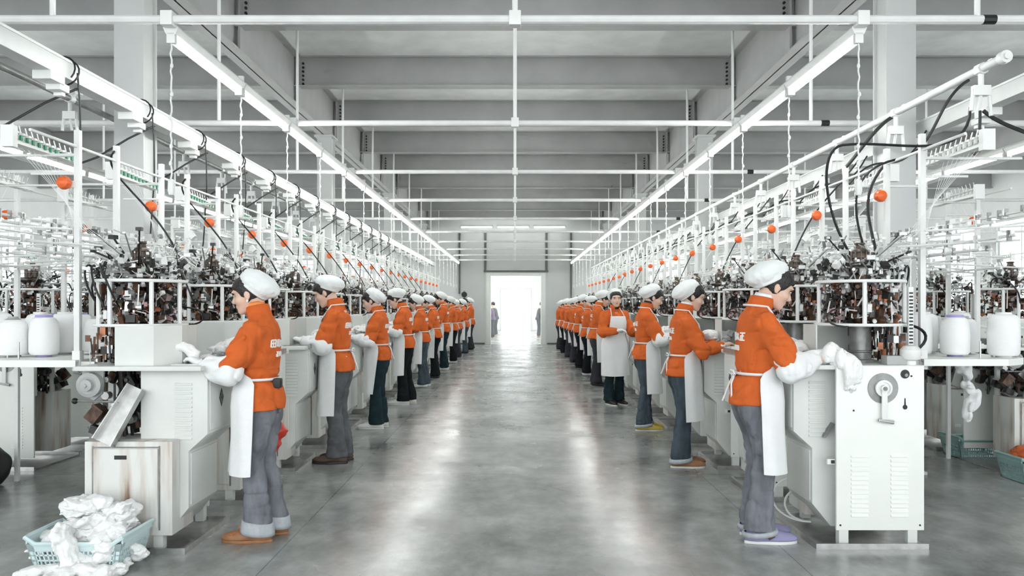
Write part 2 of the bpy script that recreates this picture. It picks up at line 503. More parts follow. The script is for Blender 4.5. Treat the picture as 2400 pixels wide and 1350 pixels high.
def window(name, a, b_, z0, z1, plane, pos, nx, nz, label):
    """plane 'y': in the end wall at y=pos, spanning x a..b ; plane 'x': in a side wall at x=pos, spanning y a..b"""
    def B(mb, u0, u1, t0, t1, w0, w1):
        if plane == 'y': mb.box(u0, u1, t0, t1, w0, w1)
        else: mb.box(t0, t1, u0, u1, w0, w1)
    fr = MB(); t = 0.05
    B(fr, a, a + t, pos - 0.03, pos + 0.03, z0, z1); B(fr, b_ - t, b_, pos - 0.03, pos + 0.03, z0, z1)
    B(fr, a + t, b_ - t, pos - 0.03, pos + 0.03, z0, z0 + t); B(fr, a + t, b_ - t, pos - 0.03, pos + 0.03, z1 - t, z1)
    w = structure(name, fr.mesh('window_frame', M_white), label)
    for i in range(1, nx):
        u = a + (b_ - a) * i / nx
        mb = MB(); B(mb, u - 0.018, u + 0.018, pos - 0.02, pos + 0.02, z0 + t, z1 - t)
        link('mullion', mb.mesh('mullion', M_white), w)
    for j in range(1, nz):
        zz = z0 + (z1 - z0) * j / nz
        mb = MB(); B(mb, a + t, b_ - t, pos - 0.016, pos + 0.016, zz - 0.015, zz + 0.015)
        link('transom', mb.mesh('transom', M_white), w)
    for i in range(nx):
        mb = MB(); u0 = a + (b_ - a) * i / nx; u1 = a + (b_ - a) * (i + 1) / nx
        B(mb, max(u0, a + t), min(u1, b_ - t), pos - 0.003, pos + 0.003, z0 + t, z1 - t)
        link('pane', mb.mesh('pane', M_glass), w)
    return w
wn = 0
for i, (a, b_) in enumerate(WIN_X):
    wn += 1
    window('window_%d' % wn, a, b_, WZ0, WZ1, 'y', WY0 + 0.1, 3, 2, 'bright end wall window, %s from the left' % ORD[i])

# side walls with a band of windows
for sx, side in ((-1, 'left'), (1, 'right')):
    xo = sx * X_SIDE
    sb = MB()
    x0, x1 = (xo - 0.2, xo) if sx < 0 else (xo, xo + 0.2)
    sb.box(x0, x1, Y_BACK, Y_END + 0.22, 0, 1.0).box(x0, x1, Y_BACK, Y_END + 0.22, 3.6, Z_SLAB)
    spans = []
    y = Y_BACK + 0.8
    edges_y = [Y_BACK]
    while y + 3.0 < Y_END:
        spans.append((y, y + 2.9)); edges_y += [y, y + 2.9]; y += 3.7
    edges_y.append(Y_END + 0.22)
    for i in range(0, len(edges_y), 2):
        sb.box(x0, x1, edges_y[i], edges_y[i + 1], 1.0, 3.6)
    structure('wall_' + side, sb.mesh('wall_' + side, M_wall), 'white %s side wall with a band of tall windows' % side)
    for i, (a, b_) in enumerate(spans):
        wn += 1
        window('window_%d' % wn, a, b_, 1.0, 3.6, 'x', xo + sx * 0.1, 3, 2, '%s tall window in the %s side wall' % (ORD[i], side))

# the hall beyond the door
fb = MB()
for sx in (-1, 1):
    a, b_ = sorted((sx * 4.0, sx * 4.2))
    fb.box(a, b_, Y_END + 0.22, 60, 0, 0.9).box(a, b_, Y_END + 0.22, 60, 3.1, 3.4)  # openings added between sill and lintel to flood the hall with sky light
    for q in range(8):
        fb.box(a, b_, Y_END + 0.22 + q * 4.15, Y_END + 0.62 + q * 4.15, 0.9, 3.1)
structure('wall_far_hall', fb.mesh('wall_far_hall', M_wall))
structure('ceiling_far_hall', MB().box(-4.2, 4.2, Y_END + 0.22, 60, 3.4, 3.6).mesh('ceiling_far_hall', M_wall))
gb = MB().box(-4.0, -0.85, 50, 50.2, 0, 3.4).box(0.95, 4.0, 50, 50.2, 0, 3.4).box(-0.85, 0.95, 50, 50.2, 2.5, 3.4)
structure('wall_far_door', gb.mesh('wall_far_door', M_wall))
for i, (x0, x1, z0, z1) in enumerate(((-0.93, -0.85, 0, 2.58), (0.95, 1.03, 0, 2.58), (-0.85, 0.95, 2.5, 2.58))):
    pi += 1
    structure('trim_%d' % pi, MB().box(x0, x1, 49.93, 49.99, z0, z1).mesh('trim', M_wallgrey))
# ------------------------------------------------------------------ fluorescent lamps
LZ = 3.0
lamp_body = MB().prism([(-0.045, 0.055), (-0.028, 0.018), (0.028, 0.018), (0.045, 0.055), (0.03, 0.075), (-0.03, 0.075)], 0.0, 1.21).mesh('fixture_body', M_white)
lamp_tube = MB().cyl((0, 0.03, -0.008), (0, 1.18, -0.008), 0.021, n=8).mesh('tube', M_tube)
lamp_tube_dim = lamp_tube.copy(); lamp_tube_dim.materials[0] = M_tube_dim
lamp_tube_hall = lamp_tube.copy(); lamp_tube_hall.materials[0] = M_tube_hall
lamp_cap = MB().box(-0.025, 0.025, 0.0, 0.035, -0.035, 0.03).mesh('end_cap', M_white, bevel=0.004)
cord_b = MB()
cord_pts = [(0.0 + 0.004 * math.sin(i * 2.3), 0.012 + 0.004 * math.cos(i * 1.7), -0.03 - 0.82 * i / 24) for i in range(25)]
cord_b.path(cord_pts, 0.0055, 5)
for i in (4, 9, 13, 18, 21): cord_b.ell(cord_pts[i], (0.011, 0.011, 0.016), 6, 4)
lamp_cord = cord_b.mesh('pull_cord', M_white)
lamp_handle = MB().lathe([(0.008, 0.0), (0.02, -0.01), (0.022, -0.07), (0.014, -0.095)], (0.0, 0.012, -0.84), 8).mesh('pull_handle', M_white)
lamp_hang = MB().box(-0.018, 0.018, 0.0, 0.03, 0.07, 0.12).mesh('hanger_clip', M_white)

def lamp(loc, rz, label, group, cord, cat='lamp', tube=None):
    t = thing('ceiling_lamp', label, cat, loc, rz, group)
    link('fixture_body', lamp_body, t); link('tube', tube or lamp_tube, t)
    link('end_cap', lamp_cap, t); link('end_cap', lamp_cap, t, (0, 1.175, 0))
    if cord:
        c = link('pull_cord', lamp_cord, t); link('pull_handle', lamp_handle, c)
        link('hanger_clip', lamp_hang, t)
    return t
LY0, LP = 4.80, 1.225
for sx, side in ((-1, 'left'), (1, 'right')):
    for k in range(20):
        lamp((sx * 2.04, LY0 + LP * k, LZ), 0, '%s fluorescent lamp from the camera in the row %s of the aisle' % (ORD[k], side), 'lamps %s of the aisle' % side, True)
    for row, X, n0 in (('second', 5.14, 2), ('third', 9.3, 6)):
        for k in range(n0, 20):
            lamp((sx * X, LY0 + LP * k, LZ), 0, '%s visible fluorescent lamp from the camera in the %s row out on the %s' % (ORD[k - n0], row, side), '%s lamp row on the %s' % (row, side), False)
for k in range(3):
    lamp((-2.02 + 1.345 * k + 0.0, 29.95, 4.36), -math.pi / 2, '%s lamp of the crosswise strip above the doorway' % ORD[k], 'lamps above the doorway', False, 'lamp', lamp_tube_dim)
for sx, side in ((-1, 'left'), (1, 'right')):
    for k in range(8):
        lamp((sx * 1.9, 32.0 + k * 2.1, 2.9), 0, '%s lamp on the %s in the bright hall beyond the door' % (ORD[k], side), 'lamps beyond the door', False, 'lamp', lamp_tube_hall)

# ------------------------------------------------------------------ cross pipes with hangers
PZ = 3.092
pipe_me = MB().cyl((-12.8, 0, PZ), (12.8, 0, PZ), 0.026, n=10).mesh('pipe', M_pipe)
rod_me = MB().cyl((0, 0, PZ), (0, 0, Z_SLAB), 0.017, n=8).mesh('hanger_rod', M_white)
clamp_me = MB().box(-0.035, 0.035, -0.036, 0.036, PZ - 0.04, PZ + 0.045).mesh('clamp', M_white, bevel=0.005)
tape_me = MB().lathe([(0.0275, 0), (0.0275, 0.075)], (0, 0, 0), 10, 'x').mesh('black_tape', M_black)
for k in range(10):
    yy = 4.77 + 2.68 * k
    o = thing('cross_pipe', '%s pale overhead pipe from the camera crossing the whole hall' % ORD[k], 'pipe', (0, yy, 0), 0, 'overhead cross pipes', pipe_me)
    for x in (0.0, -2.72, 2.72, -6.5, 6.5):
        link('hanger_rod', rod_me, o, (x, 0, 0))
    for x in (0.0, -2.04, 2.04):
        link('clamp', clamp_me, o, (x, 0, 0))
    link('black_tape', tape_me, o, (2.72 + 0.09 * k if k else 2.75, 0, PZ))
# dropped rod in the middle, ends with a small fitting
for k in range(3):
    pass

# ------------------------------------------------------------------ cable ducts, air pipes, cables
def duct(x, z, y0, side, sgn):
    w, h = 0.055, 0.06
    b = MB().box(-w, w, y0, 29.5, -h, h)
    t = thing('cable_duct', 'long white square cable duct above the %s machine row' % side, 'cable duct', (x, 0, z), 0, None, b.mesh('duct', M_duct, bevel=0.004))
    lip = MB().box(-w - 0.006, w + 0.006, y0, 29.5, h - 0.012, h + 0.004).mesh('lid', M_white)
    link('lid', lip, t)
    return t
sock_b = MB().box(-0.06, 0.06, -0.09, 0.07, -0.115, -0.058).box(-0.045, 0.05, 0.03, 0.14, -0.15, -0.1).box(-0.03, 0.03, 0.09, 0.13, -0.175, -0.15)
sock_me = sock_b.mesh('socket_box', M_white, bevel=0.006)
def loop_pts(c, r, a0, a1, n=12, tilt=0.3):
    return [(c[0] + r * math.cos(a0 + (a1 - a0) * i / n), c[1] + tilt * r * math.sin(a0 + (a1 - a0) * i / n), c[2] + r * math.sin(a0 + (a1 - a0) * i / n)) for i in range(n + 1)]
strap = MB()
strap.path(loop_pts((0.0, -0.1, 0.0), 0.095, -0.6, 3.4), 0.006, 5)
strap.path(loop_pts((0.01, -0.06, -0.01), 0.09, -1.3, 2.6), 0.006, 5)
strap.path([(0.09, -0.06, -0.01), (0.10, -0.05, -0.2), (0.09, -0.02, -0.5), (0.05, 0.0, -0.95), (0.0, 0.05, -1.15)], 0.006, 5)
strap_me = strap.mesh('looped_cable', M_black)
dl = duct(-2.95, 2.94, 2.5, 'left', -1)
dr = duct(3.52, 2.93, 2.5, 'right', 1)
for k in range(22):
    yy = 4.05 + 1.09 * k
    s = link('socket_box', sock_me, dl, (0, yy, 0))
    if k < 14: link('looped_cable', strap_me, s, (0, 0.22, 0))
    s = link('socket_box', sock_me, dr, (0, yy + 0.9, 0))

def bez(p0, p1, p2, p3, n=16):
    out = []
    for i in range(n + 1):
        t = i / n; u = 1 - t
        out.append(tuple(u**3 * a + 3 * u * u * t * b + 3 * u * t * t * c + t**3 * d for a, b, c, d in zip(p0, p1, p2, p3)))
    return out

fit_b = MB()
fit_b.lathe([(0.035, -0.03), (0.035, 0.03)], (0, 0, 0), 8, 'y').cyl((0, 0, 0), (0.0, 0, -0.12), 0.016).box(-0.05, 0.05, -0.02, 0.02, -0.16, -0.1)
fit_b.cyl((-0.045, 0, -0.12), (-0.06, 0.0, -0.25), 0.012, n=6).cyl((0.045, 0, -0.12), (0.06, 0, -0.28), 0.012, n=6).cyl((0.0, 0, -0.15), (0.0, 0.03, -0.24), 0.01, n=6)
fit_b.cyl((0, 0, 0), (0.07, 0, 0.05), 0.008, n=6).box(0.05, 0.09, -0.02, 0.02, 0.03, 0.06)
fit_me = fit_b.mesh('valve', M_white)
for x, z, y0, side in ((-3.48, 3.03, 2.5, 'left'), (2.80, 2.83, 4.62, 'right')):
    b = MB().cyl((0, y0, 0), (0, 29.5, 0), 0.026, n=12)
    t = thing('air_pipe', 'grey compressed air pipe with valves above the %s machine row' % side, 'pipe', (x, 0, z), 0, None, b.mesh('air_pipe', M_duct if side == 'right' else M_midgrey))
    if side == 'right':
        link('end_cap', MB().lathe([(0.036, 0), (0.036, 0.05)], (0, y0 - 0.005, 0), 12, 'y').lathe([(0.02, -0.02), (0.02, 0.0)], (0, y0, 0), 8, 'y').mesh('end_cap', M_white), t)
    k = 0
    yy = y0 + 0.25 if side == 'right' else 5.25
    while yy < 29:
        link('valve', fit_me, t, (0, yy, 0))
        yy += 1.09; k += 1

# free black cables: right side drooping bundle, left side short runs
cab = []
def cable(pts, r, label, group=None):
    c = thing('black_cable', label, 'cable', (0, 0, 0), 0, group, MB().path(pts, r, 6).mesh('cable', M_black))
    cab.append(c)
cable(bez((2.80, 5.0, 2.80), (2.62, 5.0, 2.70), (2.66, 5.1, 2.48), (2.49, 5.05, 2.365)), 0.010, 'thick black cable curling down from the near end of the right air pipe')
cable(bez((2.78, 4.95, 2.62), (2.75, 4.9, 2.25), (2.3, 4.9, 2.42), (2.02, 5.0, 2.40)) + bez((2.02, 5.0, 2.40), (1.86, 5.0, 2.38), (1.98, 5.2, 2.0), (2.14, 5.15, 1.72))[1:], 0.009, 'black cable swagging leftwards from the right air pipe across the column')
cable(bez((2.84, 4.95, 2.6), (2.84, 4.95, 2.45), (2.86, 5.0, 2.40), (2.83, 5.0, 2.34)), 0.009, 'short black cable hanging under the first valve of the right air pipe')
cable(bez((2.86, 4.95, 2.6), (2.95, 4.95, 2.52), (3.1, 5.0, 2.5), (3.3, 5.0, 2.42)), 0.012, 'black cable running off to the right edge from the right air pipe')
cable(bez((2.80, 6.0, 2.81), (2.70, 6.02, 2.76), (2.62, 6.06, 2.62), (2.49, 6.10, 2.45)), 0.014, 'thick straight black cable dropping in front of the right column')
cable(bez((2.49, 5.3, 2.365), (2.2, 5.3, 2.3), (2.2, 5.4, 2.1), (2.25, 5.1, 1.62)), 0.008, 'thin black cable hanging down the near face of the right column')
cable(bez((2.49, 5.45, 2.365), (2.28, 5.5, 2.1), (2.42, 5.4, 1.9), (2.30, 5.12, 1.58)), 0.010, 'black cable swinging down beside the nearest right machine head')
for k in range(14):
    yy = 6.6 + 1.146 * k
    g = 'cables between duct and machines on the right'
    cable(bez((3.45, yy + 0.2, 2.88), (3.1, yy, 2.35), (2.95, yy - 0.1, 2.75), (2.72, yy, 2.40)), 0.008, 'black cable swagging from the right duct to the %s machine behind the column' % ORD[k], g)
    if k % 2 == 0:
        cable(bez((2.80, yy, 2.6), (2.5, yy, 2.2), (2.55, yy + 0.3, 2.3), (2.3, yy + 0.2, 1.75)), 0.007, 'thin black hose from the right air pipe to machine head, %s of seven' % ORD[k // 2], g)
for k in range(14):
    yy = 5.3 + 1.146 * k
    g = 'cables between duct and machines on the left'
    cable([(-2.93, yy + 0.2, 2.9), (-3.10, yy + 0.05, 2.75), (-3.30, yy - 0.05, 2.58), (-3.42, yy - 0.1, 2.52)], 0.008, 'straight black cable slanting down from the left duct above the %s machine' % ORD[k], g)
    cable(bez((-2.62, yy, 2.42), (-2.8, yy + 0.1, 2.30), (-2.55, yy + 0.5, 2.15), (-2.30, yy + 0.3, 1.70)), 0.007, 'black hose curving down to the head of the %s left machine' % ORD[k], g)

# ------------------------------------------------------------------ sock knitting machine (aisle side -x, flywheel side -y)
def clutter(b, n, rmin, rmax, z0, z1, rng, mats, size=(0.006, 0.03)):
    for _ in range(n):
        b.m(mats[int(rng.integers(len(mats)))])
        r = rmin + (rmax - rmin) * math.sqrt(rng.random()); t = rng.random() * 2 * math.pi
        x, y, z = r * math.cos(t), r * math.sin(t), z0 + (z1 - z0) * rng.random()
        s = size[0] + (size[1] - size[0]) * rng.random() ** 1.6
        kind = rng.random()
        if kind < 0.45:
            R = Matrix.Rotation(t, 3, 'Z') @ Matrix.Rotation(rng.normal() * 0.5, 3, 'Y')
            a, c, d = s * (0.5 + rng.random()), s * (0.5 + rng.random()), s * (0.5 + 1.4 * rng.random())
            b.box(x - a, x + a, y - c, y + c, z - d, z + d, R)
        elif kind < 0.75:
            l = s * 2.5
            d = Vector((rng.normal(), rng.normal(), rng.normal() * 1.4)).normalized() * l
            b.cyl((x - d.x, y - d.y, z - d.z), (x + d.x, y + d.y, z + d.z), s * 0.28, n=6)
        else:
            d = Vector((math.cos(t), math.sin(t), rng.normal() * 0.3)).normalized() * s * 0.5
            b.cyl((x - d.x, y - d.y, z - d.z), (x + d.x, y + d.y, z + d.z), s * 0.8, n=8)
    return b

M_head = mat('worn_head_metal', (0.16, 0.12, 0.10), 0.4, 0.5, var=0.5, vscale=20, col2=(0.05, 0.04, 0.035))
def make_machine(lod):
    rng = np.random.default_rng(5)
    S = []
    bp = MB().box(-0.41, 0.24, -0.37, 0.36, 0.0, 0.014)
    bp.box(-0.41, 0.24, -0.37, -0.352, 0.014, 0.034).box(-0.41, 0.24, 0.342, 0.36, 0.014, 0.034).box(-0.41, -0.392, -0.352, 0.342, 0.014, 0.034)
    S.append(('base_plate', bp.mesh('base_plate', M_steel), []))
    legs = [(-0.24, -0.315), (0.16, -0.315), (-0.24, 0.29), (0.10, 0.29)]
    leg_me = MB().box(-0.028, 0.028, -0.026, 0.026, 0.014, 0.125).mesh('leg', M_paint, bevel=0.003)
    if lod == 0:
        for (x, y) in legs: S.append(('leg', leg_me, [], (x, y, 0)))
    # flywheel side panel
    if lod < 2:
        ch = []
        lb = lambda x: MB().prism([(-0.362, 0.0), (-0.345, 0.0), (-0.345, 0.017), (-0.3535, 0.015)], 0, 0, 'x')
        lm = MB().add([(x, y, z) for x in (0, 0.1) for (y, z) in ((-0.345, 0.0), (-0.357, 0.001), (-0.355, 0.006), (-0.345, 0.017))],
                      [(0, 1, 2, 3), (7, 6, 5, 4), (0, 4, 5, 1), (1, 5, 6, 2), (2, 6, 7, 3), (3, 7, 4, 0)]).mesh('louver', M_panel)
        if lod == 0:
            for x in (-0.20, 0.03):
                for i in range(14): ch.append(('louver', lm, [], (x, 0, 0.185 + 0.0265 * i)))
        else:
            q = MB()
            for x in (-0.20, 0.03):
                for i in range(14):
                    z = 0.185 + 0.0265 * i
                    q.box(x, x + 0.1, -0.354, -0.344, z, z + 0.012)
            ch.append(('louver_bank', q.mesh('louver_bank', M_panel), []))
        fw = MB().lathe([(0.088, -0.346), (0.088, -0.352), (0.048, -0.352), (0.048, -0.346)], (-0.016, 0, 0.93), 28, 'y')
        ch.append(('flywheel', fw.mesh('flywheel', M_midgrey), []))
        hub = MB().lathe([(0.049, -0.346), (0.049, -0.366), (0.036, -0.368), (0.034, -0.360), (0.022, -0.360), (0.020, -0.378), (0.006, -0.380)], (-0.016, 0, 0.93), 20, 'y')
        hub.m(1).lathe([(0.012, -0.379), (0.012, -0.384), (0.001, -0.384)], (-0.016, 0, 0.93), 12, 'y')
        ch.append(('hub', hub.mesh('hub', [M_white, M_midgrey]), []))
        cr = MB().box(-0.032, 0.0, -0.374, -0.362, 0.745, 0.915)
        cr.m(1).cyl((-0.05, -0.368, 0.748), (0.035, -0.375, 0.735), 0.010, 0.013, n=8)
        ch.append(('crank', cr.mesh('crank', [M_white, M_midgrey], bevel=0.002), []))
        kh = MB().lathe([(0.014, -0.3462), (0.014, -0.3475)], (0.113, 0, 0.82), 14, 'y').prism([(0.108, 0.83), (0.118, 0.83), (0.116, 0.872), (0.110, 0.872)], -0.3475, -0.3462)  # raised black plate, stands for the shade inside the keyhole
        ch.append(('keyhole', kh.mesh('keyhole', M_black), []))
        kb = MB().lathe([(0.026, -0.3462), (0.026, -0.349)], (0.113, 0, 1.012), 16, 'y')  # black disc gives the knob hole its dark depth by colour
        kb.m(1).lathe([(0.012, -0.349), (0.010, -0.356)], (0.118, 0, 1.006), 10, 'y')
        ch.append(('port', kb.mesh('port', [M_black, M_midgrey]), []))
        if lod == 0:
            sc = MB().lathe([(0.006, -0.3462), (0.005, -0.350)], (0, 0, 0), 8, 'y').mesh('screw', M_dark)
            for (x, z) in ((-0.185, 0.80), (-0.262, 0.135), (0.2, 0.135), (0.15, 1.0), (-0.19, 1.0)):
                ch.append(('screw', sc, [], (x, 0, z)))
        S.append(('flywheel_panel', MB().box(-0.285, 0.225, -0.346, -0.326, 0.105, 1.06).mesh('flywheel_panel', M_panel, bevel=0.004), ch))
    else:
        S.append(('flywheel_panel', MB().box(-0.285, 0.225, -0.346, -0.326, 0.105, 1.06).mesh('flywheel_panel', M_panel), []))
    # hanging control cabinet on the aisle side
    poly = [(-0.49, 1.035), (-0.49, 0.66), (-0.38, 0.56), (-0.38, 0.23), (-0.27, 0.095), (-0.10, 0.095), (-0.10, 1.035)]
    ch = []
    if lod < 2:
        ch.append(('upper_door', MB().box(-0.498, -0.49, -0.195, 0.205, 0.68, 1.015).mesh('upper_door', M_paint, bevel=0.002),
                   [] ))
        ch.append(('lower_door', MB().box(-0.387, -0.38, -0.195, 0.205, 0.245, 0.545).mesh('lower_door', M_paint, bevel=0.002), []))
        dia = MB().prism([(0.03 - 0.035, 0.855), (0.03, 0.80), (0.03 + 0.035, 0.855), (0.03, 0.91)], -0.5005, -0.4985, 'x')
        dia.m(1).prism([(0.03 - 0.022, 0.855), (0.03, 0.822), (0.03 + 0.022, 0.855), (0.03, 0.888)], -0.5012, -0.5004, 'x')
        dia.m(0).prism([(0.03 - 0.017, 0.855), (0.03, 0.83), (0.03 + 0.017, 0.855), (0.03, 0.88)], -0.5018, -0.5011, 'x')
        ch.append(('diamond_badge', dia.mesh('diamond_badge', [M_black, M_grey]), [], (0, 0, 0), 'black diamond badge'))
        for sgn, y0 in ((-1, -0.22), (1, 0.23)):
            if lod == 0:
                vm = MB().add([(x, y0 + sgn * d, z) for x in (-0.40, -0.30) for (d, z) in ((0.0, 0.0), (0.010, 0.001), (0.009, 0.006), (0.0, 0.016))],
                              [(0, 1, 2, 3), (7, 6, 5, 4), (0, 4, 5, 1), (1, 5, 6, 2), (2, 6, 7, 3), (3, 7, 4, 0)]).mesh('vent_slat', M_paint)
                for i in range(13): ch.append(('vent_slat', vm, [], (0, 0, 0.63 + 0.0262 * i)))
            else:
                q = MB()
                for i in range(13): q.box(-0.40, -0.30, min(y0, y0 + sgn * 0.008), max(y0, y0 + sgn * 0.008), 0.63 + 0.0262 * i, 0.642 + 0.0262 * i)
                ch.append(('vent_bank', q.mesh('vent_bank', M_paint), []))
    S.append(('control_cabinet', MB().prism(poly, -0.22, 0.23).mesh('control_cabinet', M_paint, bevel=0.005), ch))
    # lower bin with door on the +y side
    ch = []
    if lod < 2:
        dch = [('handle_slot', MB().box(-0.075, -0.005, 0.3475, 0.349, 0.535, 0.558).mesh('handle_slot', M_black), [])]  # thin black sheet on the door imitates the shade in the slot
        ch.append(('door', MB().box(-0.25, 0.115, 0.337, 0.348, 0.145, 0.595).mesh('door', M_dirty, bevel=0.003), []))
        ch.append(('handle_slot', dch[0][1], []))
        hg = MB().box(-0.03, 0.03, 0.348, 0.356, 0.0, 0.03).mesh('hinge', M_white, bevel=0.003)
        for x in (-0.13, 0.03): ch.append(('hinge', hg, [], (x, 0, 0.23)))
        ch.append(('seam', MB().box(-0.262, -0.252, 0.336, 0.3385, 0.13, 0.61).box(0.117, 0.127, 0.336, 0.3385, 0.13, 0.61).box(-0.252, 0.117, 0.336, 0.3385, 0.598, 0.606).mesh('seam', M_midgrey), []))
    S.append(('bin_box', MB().box(-0.33, 0.17, 0.03, 0.337, 0.10, 0.635).mesh('bin_box', M_dirty, bevel=0.005), ch))
    S.append(('deck_plate', MB().box(-0.49, 0.235, -0.326, 0.335, 1.036, 1.062).mesh('deck_plate', M_paint, bevel=0.003), []))
    # open frame and drive underneath
    if lod < 2:
        fp = MB().box(-0.016, 0.016, -0.016, 0.016, 0.635, 1.036).mesh('frame_post', M_paint)
        S.append(('frame_post', fp, [], (0.15, 0.06, 0))); S.append(('frame_post', fp, [], (0.2, -0.30, 0)))
        ms = MB()
        for _ in range(80):
            ms.m(int(rng.integers(3)))
            x, y, z = rng.uniform(-0.06, 0.18), rng.uniform(-0.28, 0.26), rng.uniform(0.66, 1.02)
            s = rng.uniform(0.01, 0.035)
            if rng.random() < 0.5:
                ms.box(x - s, x + s, y - s, y + s, z - s * 1.4, z + s * 1.4, Matrix.Rotation(rng.random() * 3, 3, 'Y'))
            else:
                ms.cyl((x, y - s, z), (x, y + s, z), s, n=10)
        for _ in range(8):
            x, y = rng.uniform(-0.05, 0.18), rng.uniform(-0.25, 0.25)
            ms.m(0).cyl((x, y, 0.63), (x + rng.normal() * 0.04, y, 1.03), 0.010, n=6)
        S.append(('drive_mechanism', ms.mesh('drive_mechanism', [M_dark, M_brown, M_steel]), []))
        dw = MB().lathe([(0.07, 0.28), (0.07, 0.325), (0.05, 0.335), (0.035, 0.330), (0.032, 0.355), (0.012, 0.36), (0.010, 0.37), (0.002, 0.37)], (0.155, 0, 0.955), 20, 'y')
        S.append(('drive_wheel', dw.mesh('drive_wheel', M_grey), []))
        S.append(('drive_bracket', MB().prism([(0.09, 1.036), (0.21, 1.036), (0.235, 0.94), (0.15, 0.86), (0.10, 0.90)], 0.262, 0.278).mesh('drive_bracket', M_grey), []))
        lv = MB().cyl((0.0, 0.29, 0.855), (0.235, 0.30, 0.862), 0.006, n=8)
        S.append(('lever', lv.mesh('lever', M_midgrey), [('knob', MB().ell((0.245, 0.30, 0.862), (0.018, 0.018, 0.018)).mesh('knob', M_black), [])]))
        # chute: U-shaped sloping channel
        top = Vector((-0.09, 0.24, 0.93)); bot = Vector((0.05, 0.345, 0.625))
        chv = []; w = 0.062
        d = (bot - top).normalized(); side = Vector((0.85, -0.1, 0.35)); side = (side - side.dot(d) * d).normalized(); up = side.cross(d).normalized()
        if up.y < 0: up = -up
        prof = [(-w, 0.05), (-w, 0.0), (w, 0.0), (w, 0.05), (w - 0.006, 0.05), (w - 0.006, 0.006), (-w + 0.006, 0.006), (-w + 0.006, 0.05)]
        for base, sc_ in ((top, 0.8), (bot, 1.0)):
            for (a, h) in prof: chv.append(base + side * a * sc_ + up * h)
        q = MB().add(chv, [(i, (i + 1) % 8, 8 + (i + 1) % 8, 8 + i) for i in range(8)] + [(0, 1, 6, 7), (1, 2, 5, 6), (2, 3, 4, 5), (8, 15, 14, 9), (9, 14, 13, 10), (10, 13, 12, 11)])
        S.append(('chute', q.mesh('chute', M_steel), []))
        S.append(('side_lever', MB().box(-0.30, -0.285, -0.26, -0.22, 0.62, 0.72, Matrix.Rotation(0.6, 3, 'Y')).mesh('side_lever', M_midgrey), []))
        S.append(('latch', MB().box(-0.33, -0.287, -0.33, -0.31, 0.485, 0.515).m(1).box(-0.31, -0.29, -0.335, -0.329, 0.49, 0.51).mesh('latch', [M_white, M_black]), []))
        tr = MB().box(-0.50, -0.27, -0.20, 0.215, 1.062, 1.068).box(-0.505, -0.495, -0.20, 0.215, 1.045, 1.082).box(-0.495, -0.27, -0.205, -0.197, 1.062, 1.078)
        S.append(('work_tray', tr.mesh('work_tray', M_steel), []))
    # head
    cy = MB().lathe([(0.085, 1.062), (0.085, 1.075), (0.066, 1.08), (0.066, 1.12), (0.072, 1.125), (0.072, 1.13), (0.064, 1.135), (0.064, 1.285)], (0, 0, 0), 20)
    S.append(('cylinder', cy.mesh('cylinder', M_dark if lod > 1 else M_midgrey), []))
    n = 28 if lod == 0 else 16
    S.append(('lower_ring', MB().lathe([(0.10, 1.285), (0.265, 1.285), (0.268, 1.290), (0.265, 1.302), (0.10, 1.302), (0.10, 1.285)], (0, 0, 0), n).mesh('lower_ring', M_white), []))
    S.append(('upper_ring', MB().lathe([(0.10, 1.548), (0.262, 1.548), (0.265, 1.553), (0.262, 1.566), (0.10, 1.566), (0.10, 1.548)], (0, 0, 0), n).mesh('upper_ring', M_white), []))
    pil = MB().cyl((0, 0, 1.302), (0, 0, 1.548), 0.0135, n=8).mesh('pillar', M_white)
    angs = [(-0.075, -0.24), (0.075, 0.24), (-0.245, 0.03), (-0.15, 0.20), (0.235, -0.08), (0.17, 0.18)]
    if lod < 2:
        for (x, y) in angs: S.append(('pillar', pil, [], (x, y, 0)))
    nd = MB().lathe([(0.05, 1.29), (0.085, 1.31), (0.09, 1.35), (0.065, 1.36), (0.065, 1.40), (0.08, 1.41), (0.08, 1.44), (0.055, 1.45), (0.05, 1.50), (0.075, 1.52), (0.075, 1.55), (0.05, 1.56), (0.05, 1.60)], (0, 0, 0), 14)
    S.append(('needle_drum', nd.mesh('needle_drum', M_brown), []))
    mb = clutter(MB(), {0: 620, 1: 260, 2: 80}[lod], 0.05, 0.24, 1.305, 1.545, rng, [0, 0, 0, 1, 1, 1, 1, 2, 2, 2, 3, 4, 5, 5], {0: (0.004, 0.019), 1: (0.006, 0.02), 2: (0.01, 0.03)}[lod])
    for _ in range({0: 26, 1: 14, 2: 6}[lod]):
        a = rng.random() * 6.28; r = rng.uniform(0.12, 0.25); z0 = rng.uniform(1.30, 1.42); mb.m(int(rng.choice([5, 2, 5, 1])))
        mb.cyl((r * math.cos(a), r * math.sin(a), z0), (r * math.cos(a) + 0.01 * rng.normal(), r * math.sin(a), z0 + rng.uniform(0.06, 0.2)), 0.004, n=5)
    S.append(('cam_mechanism', mb.mesh('cam_mechanism', [M_brown, M_dark, M_steel, M_copper, M_pink, M_white]), []))
    hc = MB().lathe([(0.055, 1.60), (0.095, 1.632), (0.10, 1.640), (0.095, 1.646), (0.055, 1.65), (0.05, 1.66), (0.055, 1.668), (0.050, 1.70), (0.054, 1.706), (0.049, 1.735), (0.052, 1.74), (0.042, 1.758), (0.028, 1.765), (0.024, 1.785), (0.032, 1.79), (0.028, 1.80), (0.010, 1.80)], (0, 0, 0), 14)
    for i in range(10):
        a = i * 0.628
        hc.box(0.052 * math.cos(a) - 0.004, 0.052 * math.cos(a) + 0.004, 0.052 * math.sin(a) - 0.004, 0.052 * math.sin(a) + 0.004, 1.665, 1.745)
    S.append(('yarn_head', hc.mesh('yarn_head', M_head), []))
